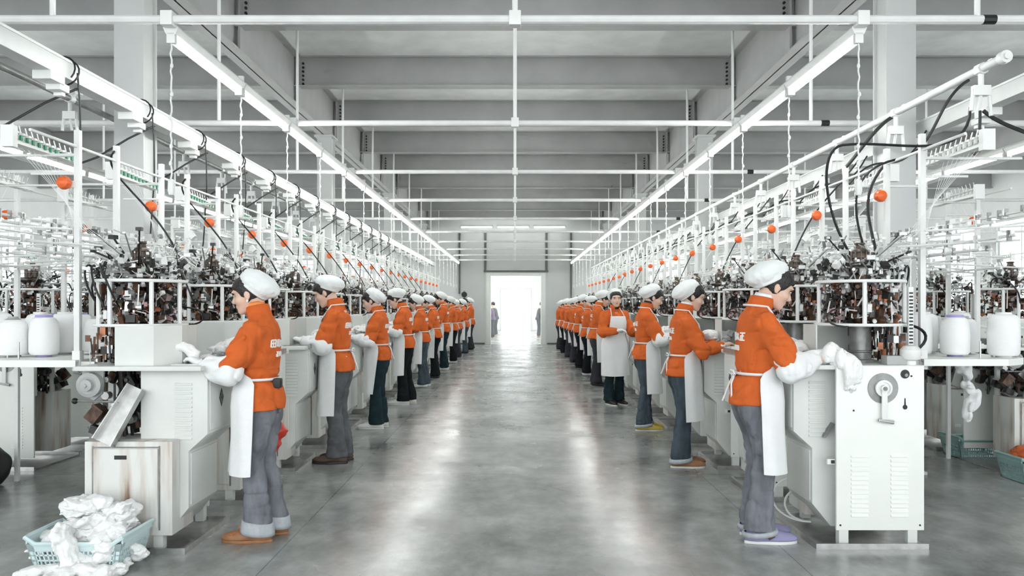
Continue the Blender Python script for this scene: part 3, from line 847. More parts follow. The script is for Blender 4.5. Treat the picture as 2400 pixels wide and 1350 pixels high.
    if lod < 2:
        tb = MB().box(-0.20, 0.23, -0.012, 0.012, 1.607, 1.622, Matrix.Rotation(0.25, 3, 'Z')).box(-0.22, 0.16, 0.05, 0.07, 1.585, 1.598, Matrix.Rotation(-0.2, 3, 'Z'))
        S.append(('top_bar', tb.mesh('top_bar', M_midgrey), []))
        cs = MB().box(0.185, 0.215, -0.24, -0.225, 1.062, 1.52)
        cs.m(1)
        for i in range(20): cs.box(0.189, 0.211, -0.2425, -0.240, 1.08 + i * 0.021, 1.09 + i * 0.021)
        S.append(('control_strip', cs.mesh('control_strip', [M_white, M_black]), []))
        gd = MB()
        out = [(0.035, 0.262), (-0.19, 0.262), (-0.305, 0.14), (-0.305, -0.08)]
        inn = [(0.035, 0.254), (-0.187, 0.254), (-0.297, 0.137), (-0.297, -0.08)]
        gd.prism(out + inn[::-1], 1.062, 1.292, 'z')
        S.append(('guard_box', gd.mesh('guard_box', M_paint), []))
        bx = MB().box(0.03, 0.15, -0.30, -0.22, 1.062, 1.115)
        S.append(('gear_box', bx.mesh('gear_box', M_grey, bevel=0.005), []))
        lc = MB().lathe([(0.03, 1.062), (0.03, 1.085), (0.05, 1.095), (0.06, 1.12), (0.058, 1.15), (0.04, 1.172), (0.01, 1.18)], (0.175, -0.285, 0), 16)
        S.append(('oil_bottle', lc.mesh('oil_bottle', M_white), []))
        lm_ = MB()
        for _ in range(130 if lod == 0 else 50):
            lm_.m(int(rng.choice([0, 0, 1, 1, 2, 3])))
            x, y, z = rng.uniform(0.02, 0.21), rng.uniform(-0.2, 0.24), rng.uniform(1.07, 1.28)
            if x * x + y * y < 0.0064: continue
            q = rng.uniform(0.005, 0.016)
            if rng.random() < 0.5: lm_.box(x - q, x + q, y - q, y + q, z - q * 1.5, z + q * 1.5, Matrix.Rotation(rng.random() * 3, 3, 'Z'))
            else: lm_.cyl((x, y, max(1.064, z - 0.06)), (x + rng.normal() * 0.008, y, min(1.284, z + 0.06)), q * 0.45, n=6)
        S.append(('lower_mechanism', lm_.mesh('lower_mechanism', [M_dark, M_brown, M_steel, M_copper]), []))
        wr = MB()
        for k in range(4 if lod == 0 else 3):
            a = rng.random() * 6.28
            p0 = (0.24 * math.cos(a), 0.24 * math.sin(a), 1.57); a2 = a + rng.uniform(0.4, 1.0)
            p3 = (0.25 * math.cos(a2), 0.25 * math.sin(a2), rng.uniform(1.30, 1.45))
            wr.path(bez(p0, (p0[0] * 1.2, p0[1] * 1.2, 1.75), (p3[0] * 1.5, p3[1] * 1.5, 1.6), p3, 10), 0.0065, 5)
        wr.path(bez((0.2, -0.1, 1.30), (0.3, -0.2, 1.29), (0.33, -0.28, 1.22), (0.2, -0.28, 1.14), 10), 0.009, 5)
        wr.path(bez((-0.12, -0.2, 1.285), (-0.35, -0.25, 1.26), (-0.36, -0.22, 1.42), (-0.1, -0.22, 1.40), 10), 0.006, 5)
        S.append(('wiring', wr.mesh('wiring', M_black), []))
    # yarn feeder arms over the head
    fa = MB()
    for k in range({0: 16, 1: 10, 2: 6}[lod]):
        a = rng.random() * 6.28
        r0, r1 = 0.05, rng.uniform(0.18, 0.33); z0, z1 = rng.uniform(1.58, 1.70), rng.uniform(1.60, 1.86)
        fa.m(int(rng.integers(3)))
        fa.cyl((r0 * math.cos(a), r0 * math.sin(a), z0), (r1 * math.cos(a + 0.3), r1 * math.sin(a + 0.3), z1), rng.uniform(0.004, 0.008), n=5)
        x, y = r1 * math.cos(a + 0.3), r1 * math.sin(a + 0.3)
        s = rng.uniform(0.008, 0.022)
        fa.box(x - s, x + s, y - s, y + s, z1 - s * 0.6, z1 + s * 0.6, Matrix.Rotation(a, 3, 'Z'))
    fa = clutter(fa, {0: 240, 1: 110, 2: 24}[lod], 0.06, 0.26, 1.575, 1.70, rng, [0, 1, 1, 2, 2], (0.004, 0.017))
    fa = clutter(fa, {0: 90, 1: 40, 2: 8}[lod], 0.10, 0.34, 1.68, 1.84, rng, [0, 0, 2], (0.004, 0.014))
    S.append(('feeder_arms', fa.mesh('feeder_arms', [M_white, M_dark, M_steel]), []))
    return S
MSPEC = [make_machine(i) for i in range(3)]

def machine(x, y, rz, lod, label, group):
    t = thing('knitting_machine', label, 'machine', (x, y, 0), rz, group)
    build(MSPEC[lod], t)
    return t

# ------------------------------------------------------------------ yarn rack behind each machine (outward = +x)
def make_rack(lod, green):
    rng = np.random.default_rng(9)
    S = []
    post = MB().box(-0.017, 0.017, -0.017, 0.017, 1.02, 2.46)
    pm = post.mesh('post', M_white, bevel=0.003 if lod == 0 else 0)
    col_ = MB().box(-0.024, 0.024, -0.024, 0.024, 1.02, 1.14).mesh('post_collar', M_white, bevel=0.004)
    ys = (-0.09, 0.38) if lod < 2 else (-0.09,)
    for y in ys:
        ch = [('post_collar', col_, [])] if lod == 0 else []
        S.append(('post', pm, ch, (0.34, y, 0)))
    # shelf with folded front edge
    sh = MB().prism([(0.32, -0.15), (0.83, -0.15), (1.0, -0.02), (1.0, 0.57), (0.32, 0.57)], 1.074, 1.086, 'z')
    sh.box(0.32, 0.83, -0.156, -0.15, 1.045, 1.086).prism([(0.83, -0.156), (1.004, -0.023), (1.0, -0.019), (0.83, -0.15)], 1.045, 1.086, 'z')
    sh.box(0.236, 0.34, -0.10, -0.07, 1.04, 1.074).box(0.236, 0.34, 0.26, 0.30, 1.04, 1.062)
    if lod < 2:
        ch = []
        if lod == 0:
            pin = MB().cyl((0, 0, 1.086), (0, 0, 1.19), 0.006, n=6).mesh('spindle', M_steel)
            for (x, y) in ((0.72, -0.05), (0.52, 0.25), (0.88, 0.10)): ch.append(('spindle', pin, [], (x, y, 0)))
        S.append(('shelf', sh.mesh('shelf', M_panel), ch))
        S.append(('shelf_leg', MB().box(0.325, 0.355, 0.365, 0.395, 0.0, 1.02).mesh('shelf_leg', M_white), []))
    # top arms and the tension rail with its units
    arm = MB().cyl((0.34, -0.57, 2.36), (0.34, 0.572, 2.36), 0.009, n=6).cyl((0.34, -0.09, 2.31), (0.95, -0.09, 2.31), 0.009, n=6).cyl((0.34, -0.09, 2.20), (0.62, -0.09, 2.20), 0.008, n=6)
    S.append(('top_arm', arm.mesh('top_arm', M_white), []))
    rail = MB().box(0.50, 0.56, -0.43, 0.24, 2.315, 2.335)
    rail.box(0.34, 0.53, -0.10, -0.08, 2.305, 2.32).box(0.495, 0.565, -0.47, -0.425, 2.29, 2.41)
    uch = []
    def unit(b, y, g):
        dz = 0.112 - 0.04 * (y + 0.43)
        y = y
        b.m(0).lathe([(0.026, 0), (0.026, 0.012), (0.012, 0.016), (0.012, 0.04), (0.024, 0.045), (0.02, 0.058)], (0.53, y, 2.222 + dz), 8)
        b.m(2).cyl((0.53, y, 2.27 + dz), (0.545, y, 2.325 + dz), 0.0035, n=4)
        b.m(1 if g else 0).box(0.492, 0.502, y - 0.011, y + 0.009, 2.228 + dz, 2.255 + dz)
        return b
    if lod == 0:
        for i in range(11): uch.append(('tension_unit', unit(MB(), -0.39 + 0.058 * i, green).mesh('tension_unit', [M_white, M_green, M_steel]), []))
    else:
        q = MB()
        for i in range(11): unit(q, -0.39 + 0.058 * i, green)
        uch.append(('tension_units', q.mesh('tension_units', [M_white, M_green, M_steel]), []))
    S.append(('tension_rail', rail.mesh('tension_rail', M_white), uch))
    lxy = (0.28, 0.34) if (not green and lod < 2) else (0.40, -0.13)
    wl = MB().lathe([(0.01, -0.04), (0.033, -0.028), (0.042, 0.0), (0.033, 0.028), (0.01, 0.042)], (lxy[0], lxy[1], 2.14), 14, 'y')
    lb = MB().box(0.345, 0.40, -0.11, -0.09, 2.115, 2.155) if lxy[0] > 0.3 else MB().box(0.28, 0.335, 0.36, 0.385, 2.115, 2.155)
    S.append(('warning_lamp', wl.mesh('warning_lamp', M_orangeplastic), [('lamp_bracket', lb.mesh('lamp_bracket', M_white), [])], (0, 0, 0), 'orange warning lamp'))
    # low feeder rails with many small guides
    fr = MB()
    for z, x in ((1.72, 0.42), (1.80, 0.62), (1.87, 0.50), (1.95, 0.75)):
        fr.m(0).cyl((x, -0.57, z), (x, 0.572, z), 0.009, n=6)
        for i in range({0: 15, 1: 10, 2: 6}[lod]):
            y = -0.55 + 1.1 * rng.random(); s = rng.uniform(0.006, 0.014)
            fr.m(int(rng.integers(3)))
            fr.box(x - s, x + s, y - s * 0.6, y + s * 0.6, z - 0.03 * rng.random(), z + s + 0.02)
    for i in range(4):
        y = -0.5 + 0.33 * i; z = rng.uniform(1.72, 1.95)
        fr.m(0).cyl((0.15, y, z - 0.05), (0.95, y + 0.1, z), 0.007, n=5)
    S.append(('feeder_rail', fr.mesh('feeder_rail', [M_white, M_steel, M_midgrey]), []))
    if lod < 2:
        hb = MB().cyl((0.36, 0.10, 1.41), (0.36, 0.10, 1.51), 0.014, n=10).mesh('orange_grip', M_orangeplastic)
        hr = MB().cyl((0.36, 0.10, 1.086), (0.36, 0.10, 1.72), 0.007, n=6).mesh('thin_rod', M_steel)
        S.append(('thin_rod', hr, [('orange_grip', hb, [])]))
        th = MB()
        for i in range(8 if lod == 0 else 4):
            y = -0.39 + 0.058 * i * (1 if lod == 0 else 2)
            th.path([(0.53, y, 2.31), (0.2 + 0.03 * i, y * 0.6, 1.86), (0.05 + 0.01 * i, 0.02, 1.68)], 0.0014, 3)
        S.append(('yarn_threads', th.mesh('yarn_threads', M_yarn), []))
    return S
RSPEC = [make_rack(i, False) for i in range(3)]
def mirror_spec(S):
    out = []
    for it in S:
        if it[0] == 'thin_rod': continue
        me = it[1].copy(); me.transform(Matrix.Scale(-1, 4, Vector((0, 1, 0)))); me.flip_normals()
        loc = it[3] if len(it) > 3 else (0, 0, 0)
        out.append((it[0], me, mirror_spec(it[2]), (loc[0], -loc[1], loc[2]), it[4] if len(it) > 4 else None))
    return out
RSPEC_M = [mirror_spec(make_rack(i, True)) for i in range(3)]
def rack(x, y, rz, lod, label, group):
    t = thing('yarn_rack', label, 'rack', (x, y, 0), rz, group)
    build((RSPEC if rz == 0 else RSPEC_M)[lod], t)

MX1L, MX1R, MY1L, MY1R = -2.28, 2.15, 4.95, 5.05
NM = 21
for k in range(NM):
    lod = 0 if k < 3 else 1
    if k >= 12: lod = 2
    fromcam = '%s from the camera' % ORD[k] if k else 'nearest the camera'
    machine(MX1L, MY1L + PITCH * k, math.pi, lod, 'pale grey sock knitting machine left of the aisle, %s' % fromcam, 'machines left of the aisle')
    machine(MX1R, MY1R + PITCH * k, 0, lod, 'pale grey sock knitting machine right of the aisle, %s' % fromcam, 'machines right of the aisle')
    rack(MX1L, MY1L + PITCH * k, math.pi, min(2, lod), 'white yarn rack behind left aisle row, %s' % fromcam, 'yarn racks of the left aisle row')
    rack(MX1R, MY1R + PITCH * k, 0, min(2, lod), 'white yarn rack behind right aisle row, %s' % fromcam, 'yarn racks of the right aisle row')
for k in range(NM - 1):
    lod = 1 if k < 4 else 2
    fromcam = '%s in sight from the camera' % ORD[k]
    if k: machine(-4.35, 6.15 + PITCH * k, 0, lod, 'knitting machine in the second row on the left, %s' % fromcam, 'machines of the second left row')
    machine(4.35, 7.12 + PITCH * k, math.pi, lod, 'knitting machine in the second row on the right, %s' % fromcam, 'machines of the second right row')
    rack(-4.35, 6.15 + PITCH * k, 0, lod, 'yarn rack of the second row on the left, %s' % fromcam, 'yarn racks of the second left row')
    rack(4.35, 7.12 + PITCH * k, math.pi, lod, 'yarn rack of the second row on the right, %s' % fromcam, 'yarn racks of the second right row')
for k in range(14):
    for sx, side in ((-1, 'left'), (1, 'right')):
        yy = 13.2 + PITCH * k
        machine(sx * 8.7, yy, math.pi if sx < 0 else 0, 2, 'distant knitting machine in the third row on the %s, %s in sight' % (side, ORD[k]), 'machines of the third %s row' % side)
        rack(sx * 8.7, yy, math.pi if sx < 0 else 0, 2, 'distant yarn rack of the third row on the %s, %s in sight' % (side, ORD[k]), 'yarn racks of the third %s row' % side)
# ------------------------------------------------------------------ implicit-surface modeller for people and cloth
def vnoise(P, seed=0):
    """smooth value noise on an (N,3) array, range about -1..1"""
    i = np.floor(P).astype(np.int64); f = P - i; f = f * f * (3 - 2 * f)
    out = np.zeros(len(P))
    for dx in (0, 1):
        for dy in (0, 1):
            for dz in (0, 1):
                h = (i[:, 0] + dx) * 374761393 + (i[:, 1] + dy) * 668265263 + (i[:, 2] + dz) * 2147483647 + seed * 1274126177
                h = (h ^ (h >> 13)) * 1274126177
                h = (h ^ (h >> 16)) & 0xFFFF
                w = (f[:, 0] if dx else 1 - f[:, 0]) * (f[:, 1] if dy else 1 - f[:, 1]) * (f[:, 2] if dz else 1 - f[:, 2])
                out += w * (h / 32767.5 - 1.0)
    return out

class SDF:
    def __init__(s, lo, hi, h):
        s.lo = np.array(lo, float); s.h = h
        n = np.ceil((np.array(hi) - s.lo) / h).astype(int) + 1
        s.ax = [s.lo[i] + h * np.arange(n[i]) for i in range(3)]
        s.D = np.full(tuple(n), 0.6)
    def prim(s, fn, bmin, bmax, k=0.0, sub=False):
        sl = []
        m = k + 2.5 * s.h
        for i in range(3):
            a = int(np.clip(np.floor((bmin[i] - m - s.lo[i]) / s.h), 0, len(s.ax[i])))
            b = int(np.clip(np.ceil((bmax[i] + m - s.lo[i]) / s.h) + 1, 0, len(s.ax[i])))
            if b <= a: return
            sl.append(slice(a, b))
        X, Y, Z = np.meshgrid(s.ax[0][sl[0]], s.ax[1][sl[1]], s.ax[2][sl[2]], indexing='ij', sparse=True)
        d = fn(X, Y, Z)
        A = s.D[tuple(sl)]
        if k > 0:
            q = np.maximum(k - np.abs(A - d), 0) / k
            s.D[tuple(sl)] = np.minimum(A, d) - q * q * k * 0.25
        else:
            s.D[tuple(sl)] = np.minimum(A, d)
    def capsule(s, a, b, ra, rb, k=0.0):
        a = np.array(a, float); b = np.array(b, float); ba = b - a; L = max(ba.dot(ba), 1e-9)
        def fn(X, Y, Z):
            px, py, pz = X - a[0], Y - a[1], Z - a[2]
            t = np.clip((px * ba[0] + py * ba[1] + pz * ba[2]) / L, 0, 1)
            return np.sqrt((px - t * ba[0])**2 + (py - t * ba[1])**2 + (pz - t * ba[2])**2) - (ra + (rb - ra) * t)
        r = max(ra, rb)
        s.prim(fn, np.minimum(a, b) - r, np.maximum(a, b) + r, k)
    def chain(s, pts, rad, k=0.0):
        for i in range(len(pts) - 1): s.capsule(pts[i], pts[i + 1], rad[i], rad[i + 1], k)
    def ell(s, c, r, k=0.0, R=None):
        c = np.array(c, float); r = np.array(r, float)
        def fn(X, Y, Z):
            px, py, pz = X - c[0], Y - c[1], Z - c[2]
            if R is not None:
                px, py, pz = (R[0][0] * px + R[1][0] * py + R[2][0] * pz, R[0][1] * px + R[1][1] * py + R[2][1] * pz, R[0][2] * px + R[1][2] * py + R[2][2] * pz)
            return (np.sqrt((px / r[0])**2 + (py / r[1])**2 + (pz / r[2])**2) - 1) * r.min()
        m = r.max() if R is not None else r
        s.prim(fn, c - m, c + m, k)
    def zloft(s, tab, k=0.0, T=None, ext=None):
        """tab rows (z, cx, cy, rx, ry); T=(R, o) places the loft in its own frame"""
        t = np.array(tab, float); t = t[np.argsort(t[:, 0])]
        z0, z1 = t[0, 0], t[-1, 0]
        def fn(X, Y, Z):
            if T is not None:
                R, o = T
                px, py, pz = X - o[0], Y - o[1], Z - o[2]
                X, Y, Z = (R[0][0] * px + R[1][0] * py + R[2][0] * pz, R[0][1] * px + R[1][1] * py + R[2][1] * pz, R[0][2] * px + R[1][2] * py + R[2][2] * pz)
            Zc = np.clip(Z, z0, z1)
            cx = np.interp(Zc, t[:, 0], t[:, 1]); cy = np.interp(Zc, t[:, 0], t[:, 2])
            rx = np.interp(Zc, t[:, 0], t[:, 3]); ry = np.interp(Zc, t[:, 0], t[:, 4])
            u = (X - cx) / rx; w = (Y - cy) / ry
            rr = np.sqrt(u * u + w * w)
            d = (rr - 1) * np.sqrt((rx * u)**2 + (ry * w)**2 + 1e-9) / np.maximum(rr, 1e-3) 
            d = np.where(rr < 0.3, (rr - 1) * np.minimum(rx, ry), d)
            return np.maximum(d, np.maximum(z0 - Z, Z - z1))
        if ext is None:
            lo = (t[:, 1] - t[:, 3]).min(), (t[:, 2] - t[:, 4]).min(), z0
            hi = (t[:, 1] + t[:, 3]).max(), (t[:, 2] + t[:, 4]).max(), z1
        else:
            lo, hi = ext
        s.prim(fn, lo, hi, k)
    def folds(s, comps, band=0.03, mask=None):
        idx = np.argwhere(np.abs(s.D) < band)
        P = s.lo + idx * s.h
        add = np.zeros(len(P))
        for (amp, sc, seed) in comps:
            n = vnoise(P * np.array(np.abs(sc)), seed)
            add += (amp * n) if sc[0] > 0 else amp * ((1 - np.abs(n)) ** 4 - 0.25)
        if mask is not None: add *= mask(P)
        s.D[idx[:, 0], idx[:, 1], idx[:, 2]] += add
    def cut_below(s, z): s.D = np.maximum(s.D, (z - s.ax[2])[None, None, :])
    def cut_above(s, z): s.D = np.maximum(s.D, (s.ax[2] - z)[None, None, :])
    def nets(s):
        D, h = s.D, s.h
        S = D < 0
        n = np.array(D.shape)
        cnt = np.zeros(tuple(n - 1), np.int8)
        C = [(a, b, c) for a in (0, 1) for b in (0, 1) for c in (0, 1)]
        for (a, b, c) in C: cnt += S[a:n[0] - 1 + a, b:n[1] - 1 + b, c:n[2] - 1 + c]
        mask = (cnt > 0) & (cnt < 8)
        I = np.argwhere(mask)
        idx = np.full(tuple(n - 1), -1, np.int64); idx[mask] = np.arange(len(I))
        acc = np.zeros((len(I), 3)); w = np.zeros(len(I))
        for a in C:
            for ax in range(3):
                if a[ax] == 0:
                    b = list(a); b[ax] = 1
                    da = D[I[:, 0] + a[0], I[:, 1] + a[1], I[:, 2] + a[2]]; db = D[I[:, 0] + b[0], I[:, 1] + b[1], I[:, 2] + b[2]]
                    cr = (da < 0) != (db < 0)
                    t = np.where(cr, da / np.where(cr, da - db, 1), 0)
                    p = np.array(a, float)[None, :].repeat(len(I), 0); p[:, ax] = t
                    acc += p * cr[:, None]; w += cr
        V = s.lo + h * (I + acc / np.maximum(w, 1)[:, None])
        Fs = []
        for ax in range(3):
            u, v = (ax + 1) % 3, (ax + 2) % 3
            A = np.take(S, range(n[ax] - 1), ax); B = np.take(S, range(1, n[ax]), ax)
            E = np.argwhere(A != B)
            ok = (E[:, u] >= 1) & (E[:, u] < n[u] - 1) & (E[:, v] >= 1) & (E[:, v] < n[v] - 1)
            E = E[ok]
            if not len(E): continue
            ins = S[E[:, 0], E[:, 1], E[:, 2]]
            def cell(du, dv):
                q = E.copy(); q[:, u] -= du; q[:, v] -= dv
                return idx[q[:, 0], q[:, 1], q[:, 2]]
            Q = np.stack([cell(1, 1), cell(0, 1), cell(0, 0), cell(1, 0)], 1)
            Q[~ins] = Q[~ins][:, ::-1]
            Fs.append(Q)
        Q = np.concatenate(Fs)
        return V, Q
    def mesh(s, name, m, smooth_it=1):
        V, Q = s.nets()
        for _ in range(smooth_it):
            acc = np.zeros_like(V); c = np.zeros(len(V))
            for a, b in ((0, 1), (1, 2), (2, 3), (3, 0)):
                np.add.at(acc, Q[:, a], V[Q[:, b]]); np.add.at(acc, Q[:, b], V[Q[:, a]])
                np.add.at(c, Q[:, a], 1); np.add.at(c, Q[:, b], 1)
            V = 0.5 * V + 0.5 * acc / np.maximum(c, 1)[:, None]
        me = bpy.data.meshes.new(name)
        me.vertices.add(len(V)); me.vertices.foreach_set('co', V.astype(np.float32).ravel())
        me.loops.add(len(Q) * 4); me.loops.foreach_set('vertex_index', Q.astype(np.int32).ravel())
        me.polygons.add(len(Q)); me.polygons.foreach_set('loop_start', np.arange(0, len(Q) * 4, 4, dtype=np.int32))
        me.polygons.foreach_set('loop_total', np.full(len(Q), 4, np.int32))
        me.update(calc_edges=True); me.validate()
        me.polygons.foreach_set('use_smooth', [True] * len(me.polygons))
        me.materials.append(m)
        return me

def rot3(pitch, yaw=0.0, roll=0.0):
    """pitch > 0 nods forward (about +y), yaw about z"""
    return Matrix.Rotation(yaw, 3, 'Z') @ Matrix.Rotation(pitch, 3, 'Y') @ Matrix.Rotation(roll, 3, 'X')

# torso table: z, cx, half depth, half width
TORSO = [(0.80, -0.032, 0.140, 0.190), (0.86, -0.034, 0.140, 0.188), (0.92, -0.03, 0.128, 0.174), (0.98, -0.02, 0.112, 0.152), (1.06, -0.02, 0.122, 0.158),
         (1.14, -0.02, 0.128, 0.168), (1.22, -0.03, 0.124, 0.178), (1.28, -0.042, 0.108, 0.172), (1.325, -0.048, 0.086, 0.138), (1.365, -0.045, 0.066, 0.092), (1.40, -0.035, 0.056, 0.062)]
HEAD = [(-0.008, 0.062, 0.016, 0.020), (0.004, 0.052, 0.036, 0.034), (0.02, 0.040, 0.050, 0.045), (0.04, 0.028, 0.062, 0.055), (0.06, 0.016, 0.074, 0.062), (0.085, 0.004, 0.084, 0.068),
        (0.11, -0.003, 0.086, 0.071), (0.135, -0.002, 0.091, 0.073), (0.16, -0.005, 0.088, 0.072), (0.18, -0.008, 0.078, 0.066), (0.20, -0.010, 0.058, 0.050), (0.212, -0.010, 0.034, 0.030), (0.218, -0.010, 0.010, 0.010)]

def hand_prims(S, W, tip, side, grow=0.0, k=0.012, curl=0.5):
    """palm, four unequal bent fingers and a thumb; W wrist, tip = point the hand aims at, side +1 left / -1 right"""
    W = Vector(W); f = (Vector(tip) - W).normalized()
    inn = Vector((0, -side, 0)); inn = (inn - inn.dot(f) * f).normalized()
    up = Vector((0, 0, 1)); up = (up - up.dot(f) * f).normalized()
    pc = W + f * 0.045
    for o, r in ((-0.024, 0.0155), (-0.008, 0.017), (0.008, 0.017), (0.024, 0.0165)):
        S.capsule(W + f * 0.01 + inn * o * 0.7, W + f * 0.075 + inn * o, r + grow, r - 0.002 + grow, k)
    base = W + f * 0.078
    for o, l1, l2, r in ((-0.028, 0.026, 0.022, 0.0080), (-0.010, 0.032, 0.028, 0.0088), (0.010, 0.034, 0.030, 0.0090), (0.029, 0.030, 0.026, 0.0088)):
        b = base + inn * o
        d1 = (f * math.cos(curl) - up * math.sin(curl)).normalized(); d2 = (f * math.cos(curl * 2.2) - up * math.sin(curl * 2.2)).normalized()
        m = b + d1 * l1
        S.capsule(b, m, r + 0.001 + grow, r + grow, 0.004); S.capsule(m, m + d2 * l2, r + grow, r - 0.0015 + grow, 0.004)
    tb = W + f * 0.022 + inn * 0.026 - up * 0.004
    tm = tb + (f * 0.7 + inn * 0.6 - up * 0.25).normalized() * 0.036
    S.capsule(tb, tm, 0.012 + grow, 0.0098 + grow, 0.008); S.capsule(tm, tm + (f * 0.95 - inn * 0.1 - up * 0.2).normalized() * 0.028, 0.0098 + grow, 0.008 + grow, 0.004)

def shell(rows, name, m, closed_u=False):
    """rows: grid of points [[...],[...]] -> smooth surface"""
    R, C = len(rows), len(rows[0])
    vs = [p for r in rows for p in r]
    fs = []
    for i in range(R - 1):
        for j in range(C if closed_u else C - 1):
            j2 = (j + 1) % C
            fs.append((i * C + j, i * C + j2, (i + 1) * C + j2, (i + 1) * C + j))
    me = bpy.data.meshes.new(name)
    me.from_pydata([tuple(v) for v in vs], [], fs)
    me.materials.append(m)
    bm = bmesh.new(); bm.from_mesh(me); bmesh.ops.recalc_face_normals(bm, faces=bm.faces); bm.to_mesh(me); bm.free()
    me.polygons.foreach_set('use_smooth', [True] * len(me.polygons)); me.update()
    return me

GLY = [[(0, 4, 4, 4), (0, 2, 4, 2), (0, 0, 4, 0), (0, 0, 0, 4), (4, 0, 4, 4), (2, 0, 2, 4)],
       [(0, 3, 4, 3), (2, 0, 2, 4), (0, 0, 2, 3), (4, 0, 2, 3), (0, 1.2, 4, 1.2)],
       [(0, 4, 1.6, 4), (0.8, 0, 0.8, 4), (0, 2, 1.6, 2), (2.2, 4, 4, 4), (2.2, 0, 2.2, 4), (4, 0, 4, 4), (2.2, 2, 4, 2), (2.2, 0, 4, 0)],
       [(0, 4, 4, 4), (0.4, 2.4, 3.6, 2.4), (2, 0, 2, 4), (0, 0, 4, 0), (0.6, 0, 0.6, 2.4)],
       [(0, 4, 0, 0), (0, 4, 4, 4), (4, 4, 4, 0), (0, 2.2, 4, 2.2), (2, 4, 2, 0)]]

def person(P):
    sc = P.get('scale', 1.0); lean = P.get('lean', 0.06); near = P['y'] < 7; mid = P['y'] < 13
    hb = 0.0055 if near else (0.0085 if mid else 0.012)
    hc = 0.0068 if near else (0.011 if mid else 0.016)
    seed = P['seed']; rng = random.Random(seed)
    def lx(z): return math.tan(lean) * max(0.0, z - 0.92) + P.get('hipx', 0.0) * max(0, 1 - abs(z - 0.9) / 0.5)
    tor = [(z, cx + lx(z), rx, ry) for (z, cx, rx, ry) in TORSO]
    # joints
    sh, el, wr, tp = {}, {}, {}, {}
    for s in (1, -1):
        a = P.get('arm_l' if s > 0 else 'arm_r', P.get('arm'))
        sh[s] = Vector((-0.035 + lx(1.29), s * 0.162, 1.272))
        el[s] = Vector((a[0][0], s * a[0][1], a[0][2])); wr[s] = Vector((a[1][0], s * a[1][1], a[1][2])); tp[s] = Vector((a[2][0], s * a[2][1], a[2][2]))
    legs = {}
    for s in (1, -1):
        fx = P.get('foot', (0.0, 0.0))[0 if s > 0 else 1]
        legs[s] = (fx, s * 0.085)
    # head frame
    hp, hy = P.get('hpitch', 0.35), P.get('hyaw', 0.0)
    HR = rot3(hp, hy, P.get('hroll', 0.0))
    Hn = [[HR[i][j] for j in range(3)] for i in range(3)]
    neck0 = Vector((-0.035 + lx(1.36), 0, 1.36)); 
    ho = Vector((-0.005 + lx(1.43) + 0.10 * math.sin(hp) * 0.3, 0, 1.408 - 0.02 * abs(math.sin(hp))))
    def HW(p): return ho + HR @ Vector(p)
    # ---- body
    S = SDF((-0.28, -0.36, -0.01), (0.58, 0.36, 1.68), hb)
    S.zloft([(z, cx, 0, rx * 0.86, ry * 0.86) for (z, cx, rx, ry) in tor])
    S.zloft([(z, cx, 0, rx, ry) for (z, cx, rx, ry) in HEAD], 0.012, (Hn, ho), (HW((-0.0, 0, 0.1)) - Vector((0.16,) * 3), HW((0, 0, 0.1)) + Vector((0.16,) * 3)))
    S.capsule(neck0 - Vector((0, 0, 0.03)), HW((-0.03, 0, 0.05)), 0.052, 0.048, 0.03)
    S.capsule(HW((0.086, 0, 0.112)), HW((0.105, 0, 0.078)), 0.007, 0.0125, 0.012)      # nose
    S.ell(HW((0.088, 0, 0.071)), (0.013, 0.017, 0.009), 0.01, Hn)
    S.ell(HW((0.083, 0, 0.043)), (0.012, 0.023, 0.011), 0.01, Hn)                       # mouth
    S.ell(HW((0.070, 0, 0.010)), (0.020, 0.022, 0.016), 0.012, Hn)                      # chin
    for s in (1, -1):
        S.ell(HW((0.078, s * 0.033, 0.134)), (0.014, 0.024, 0.008), 0.01, Hn)           # brow
        S.ell(HW((0.055, s * 0.045, 0.075)), (0.028, 0.022, 0.022), 0.02, Hn)           # cheek
        er = (Hn)
        S.ell(HW((-0.010, s * 0.074, 0.098)), (0.020, 0.0095, 0.030), 0.006, Hn)        # ear
        S.ell(HW((-0.006, s * 0.074, 0.072)), (0.010, 0.008, 0.012), 0.006, Hn)
        S.chain([sh[s], el[s], wr[s]], [0.046, 0.036, 0.026], 0.03)
        hand_prims(S, wr[s], tp[s], s, curl=P.get('curl', 0.45))
        fx, fy = legs[s]
        S.chain([(-0.03, s * 0.08, 0.86), (0.5 * fx, fy, 0.47), (fx - 0.03, fy, 0.08)], [0.075, 0.040, 0.030], 0.03)
        S.chain([(fx - 0.04, fy, 0.05), (fx + 0.10, fy, 0.035)], [0.036, 0.028], 0.02)
    body = S.mesh('body', M_skin, 1)
    t = thing('person', P['label'], 'person', (P['x'], P['y'], 0), P.get('yaw', 0.0), P.get('group'), body)
    t.scale = (sc, sc, sc)
    # ---- jacket
    J = SDF((-0.26, -0.36, 0.74), (0.46, 0.36, 1.45), hc)
    J.zloft([(z, cx, 0, rx, ry) for (z, cx, rx, ry) in tor])
    for s in (1, -1):
        a, e, w = sh[s], el[s], wr[s]
        if P.get('long'):
            J.chain([a, a.lerp(e, 0.5), e, e.lerp(w, 0.55), e.lerp(w, 0.92)], [0.072, 0.070, 0.066, 0.058, 0.052], 0.035)
        else:
            J.chain([a, a.lerp(e, 0.5), a.lerp(e, 0.88)], [0.072, 0.074, 0.076], 0.035)
    def mk(Pn):
        back = (Pn[:, 0] < lx(1.15) - 0.09) & (Pn[:, 2] > 1.04) & (Pn[:, 2] < 1.3)
        return np.where(back, 0.35, 1.0)
    J.folds([(0.007, (9, 9, 16), seed), (0.004, (20, 20, 30), seed + 1), (0.016, (-7, 7, 11), seed + 2), (0.009, (-15, 15, 9), seed + 4)], mask=mk)
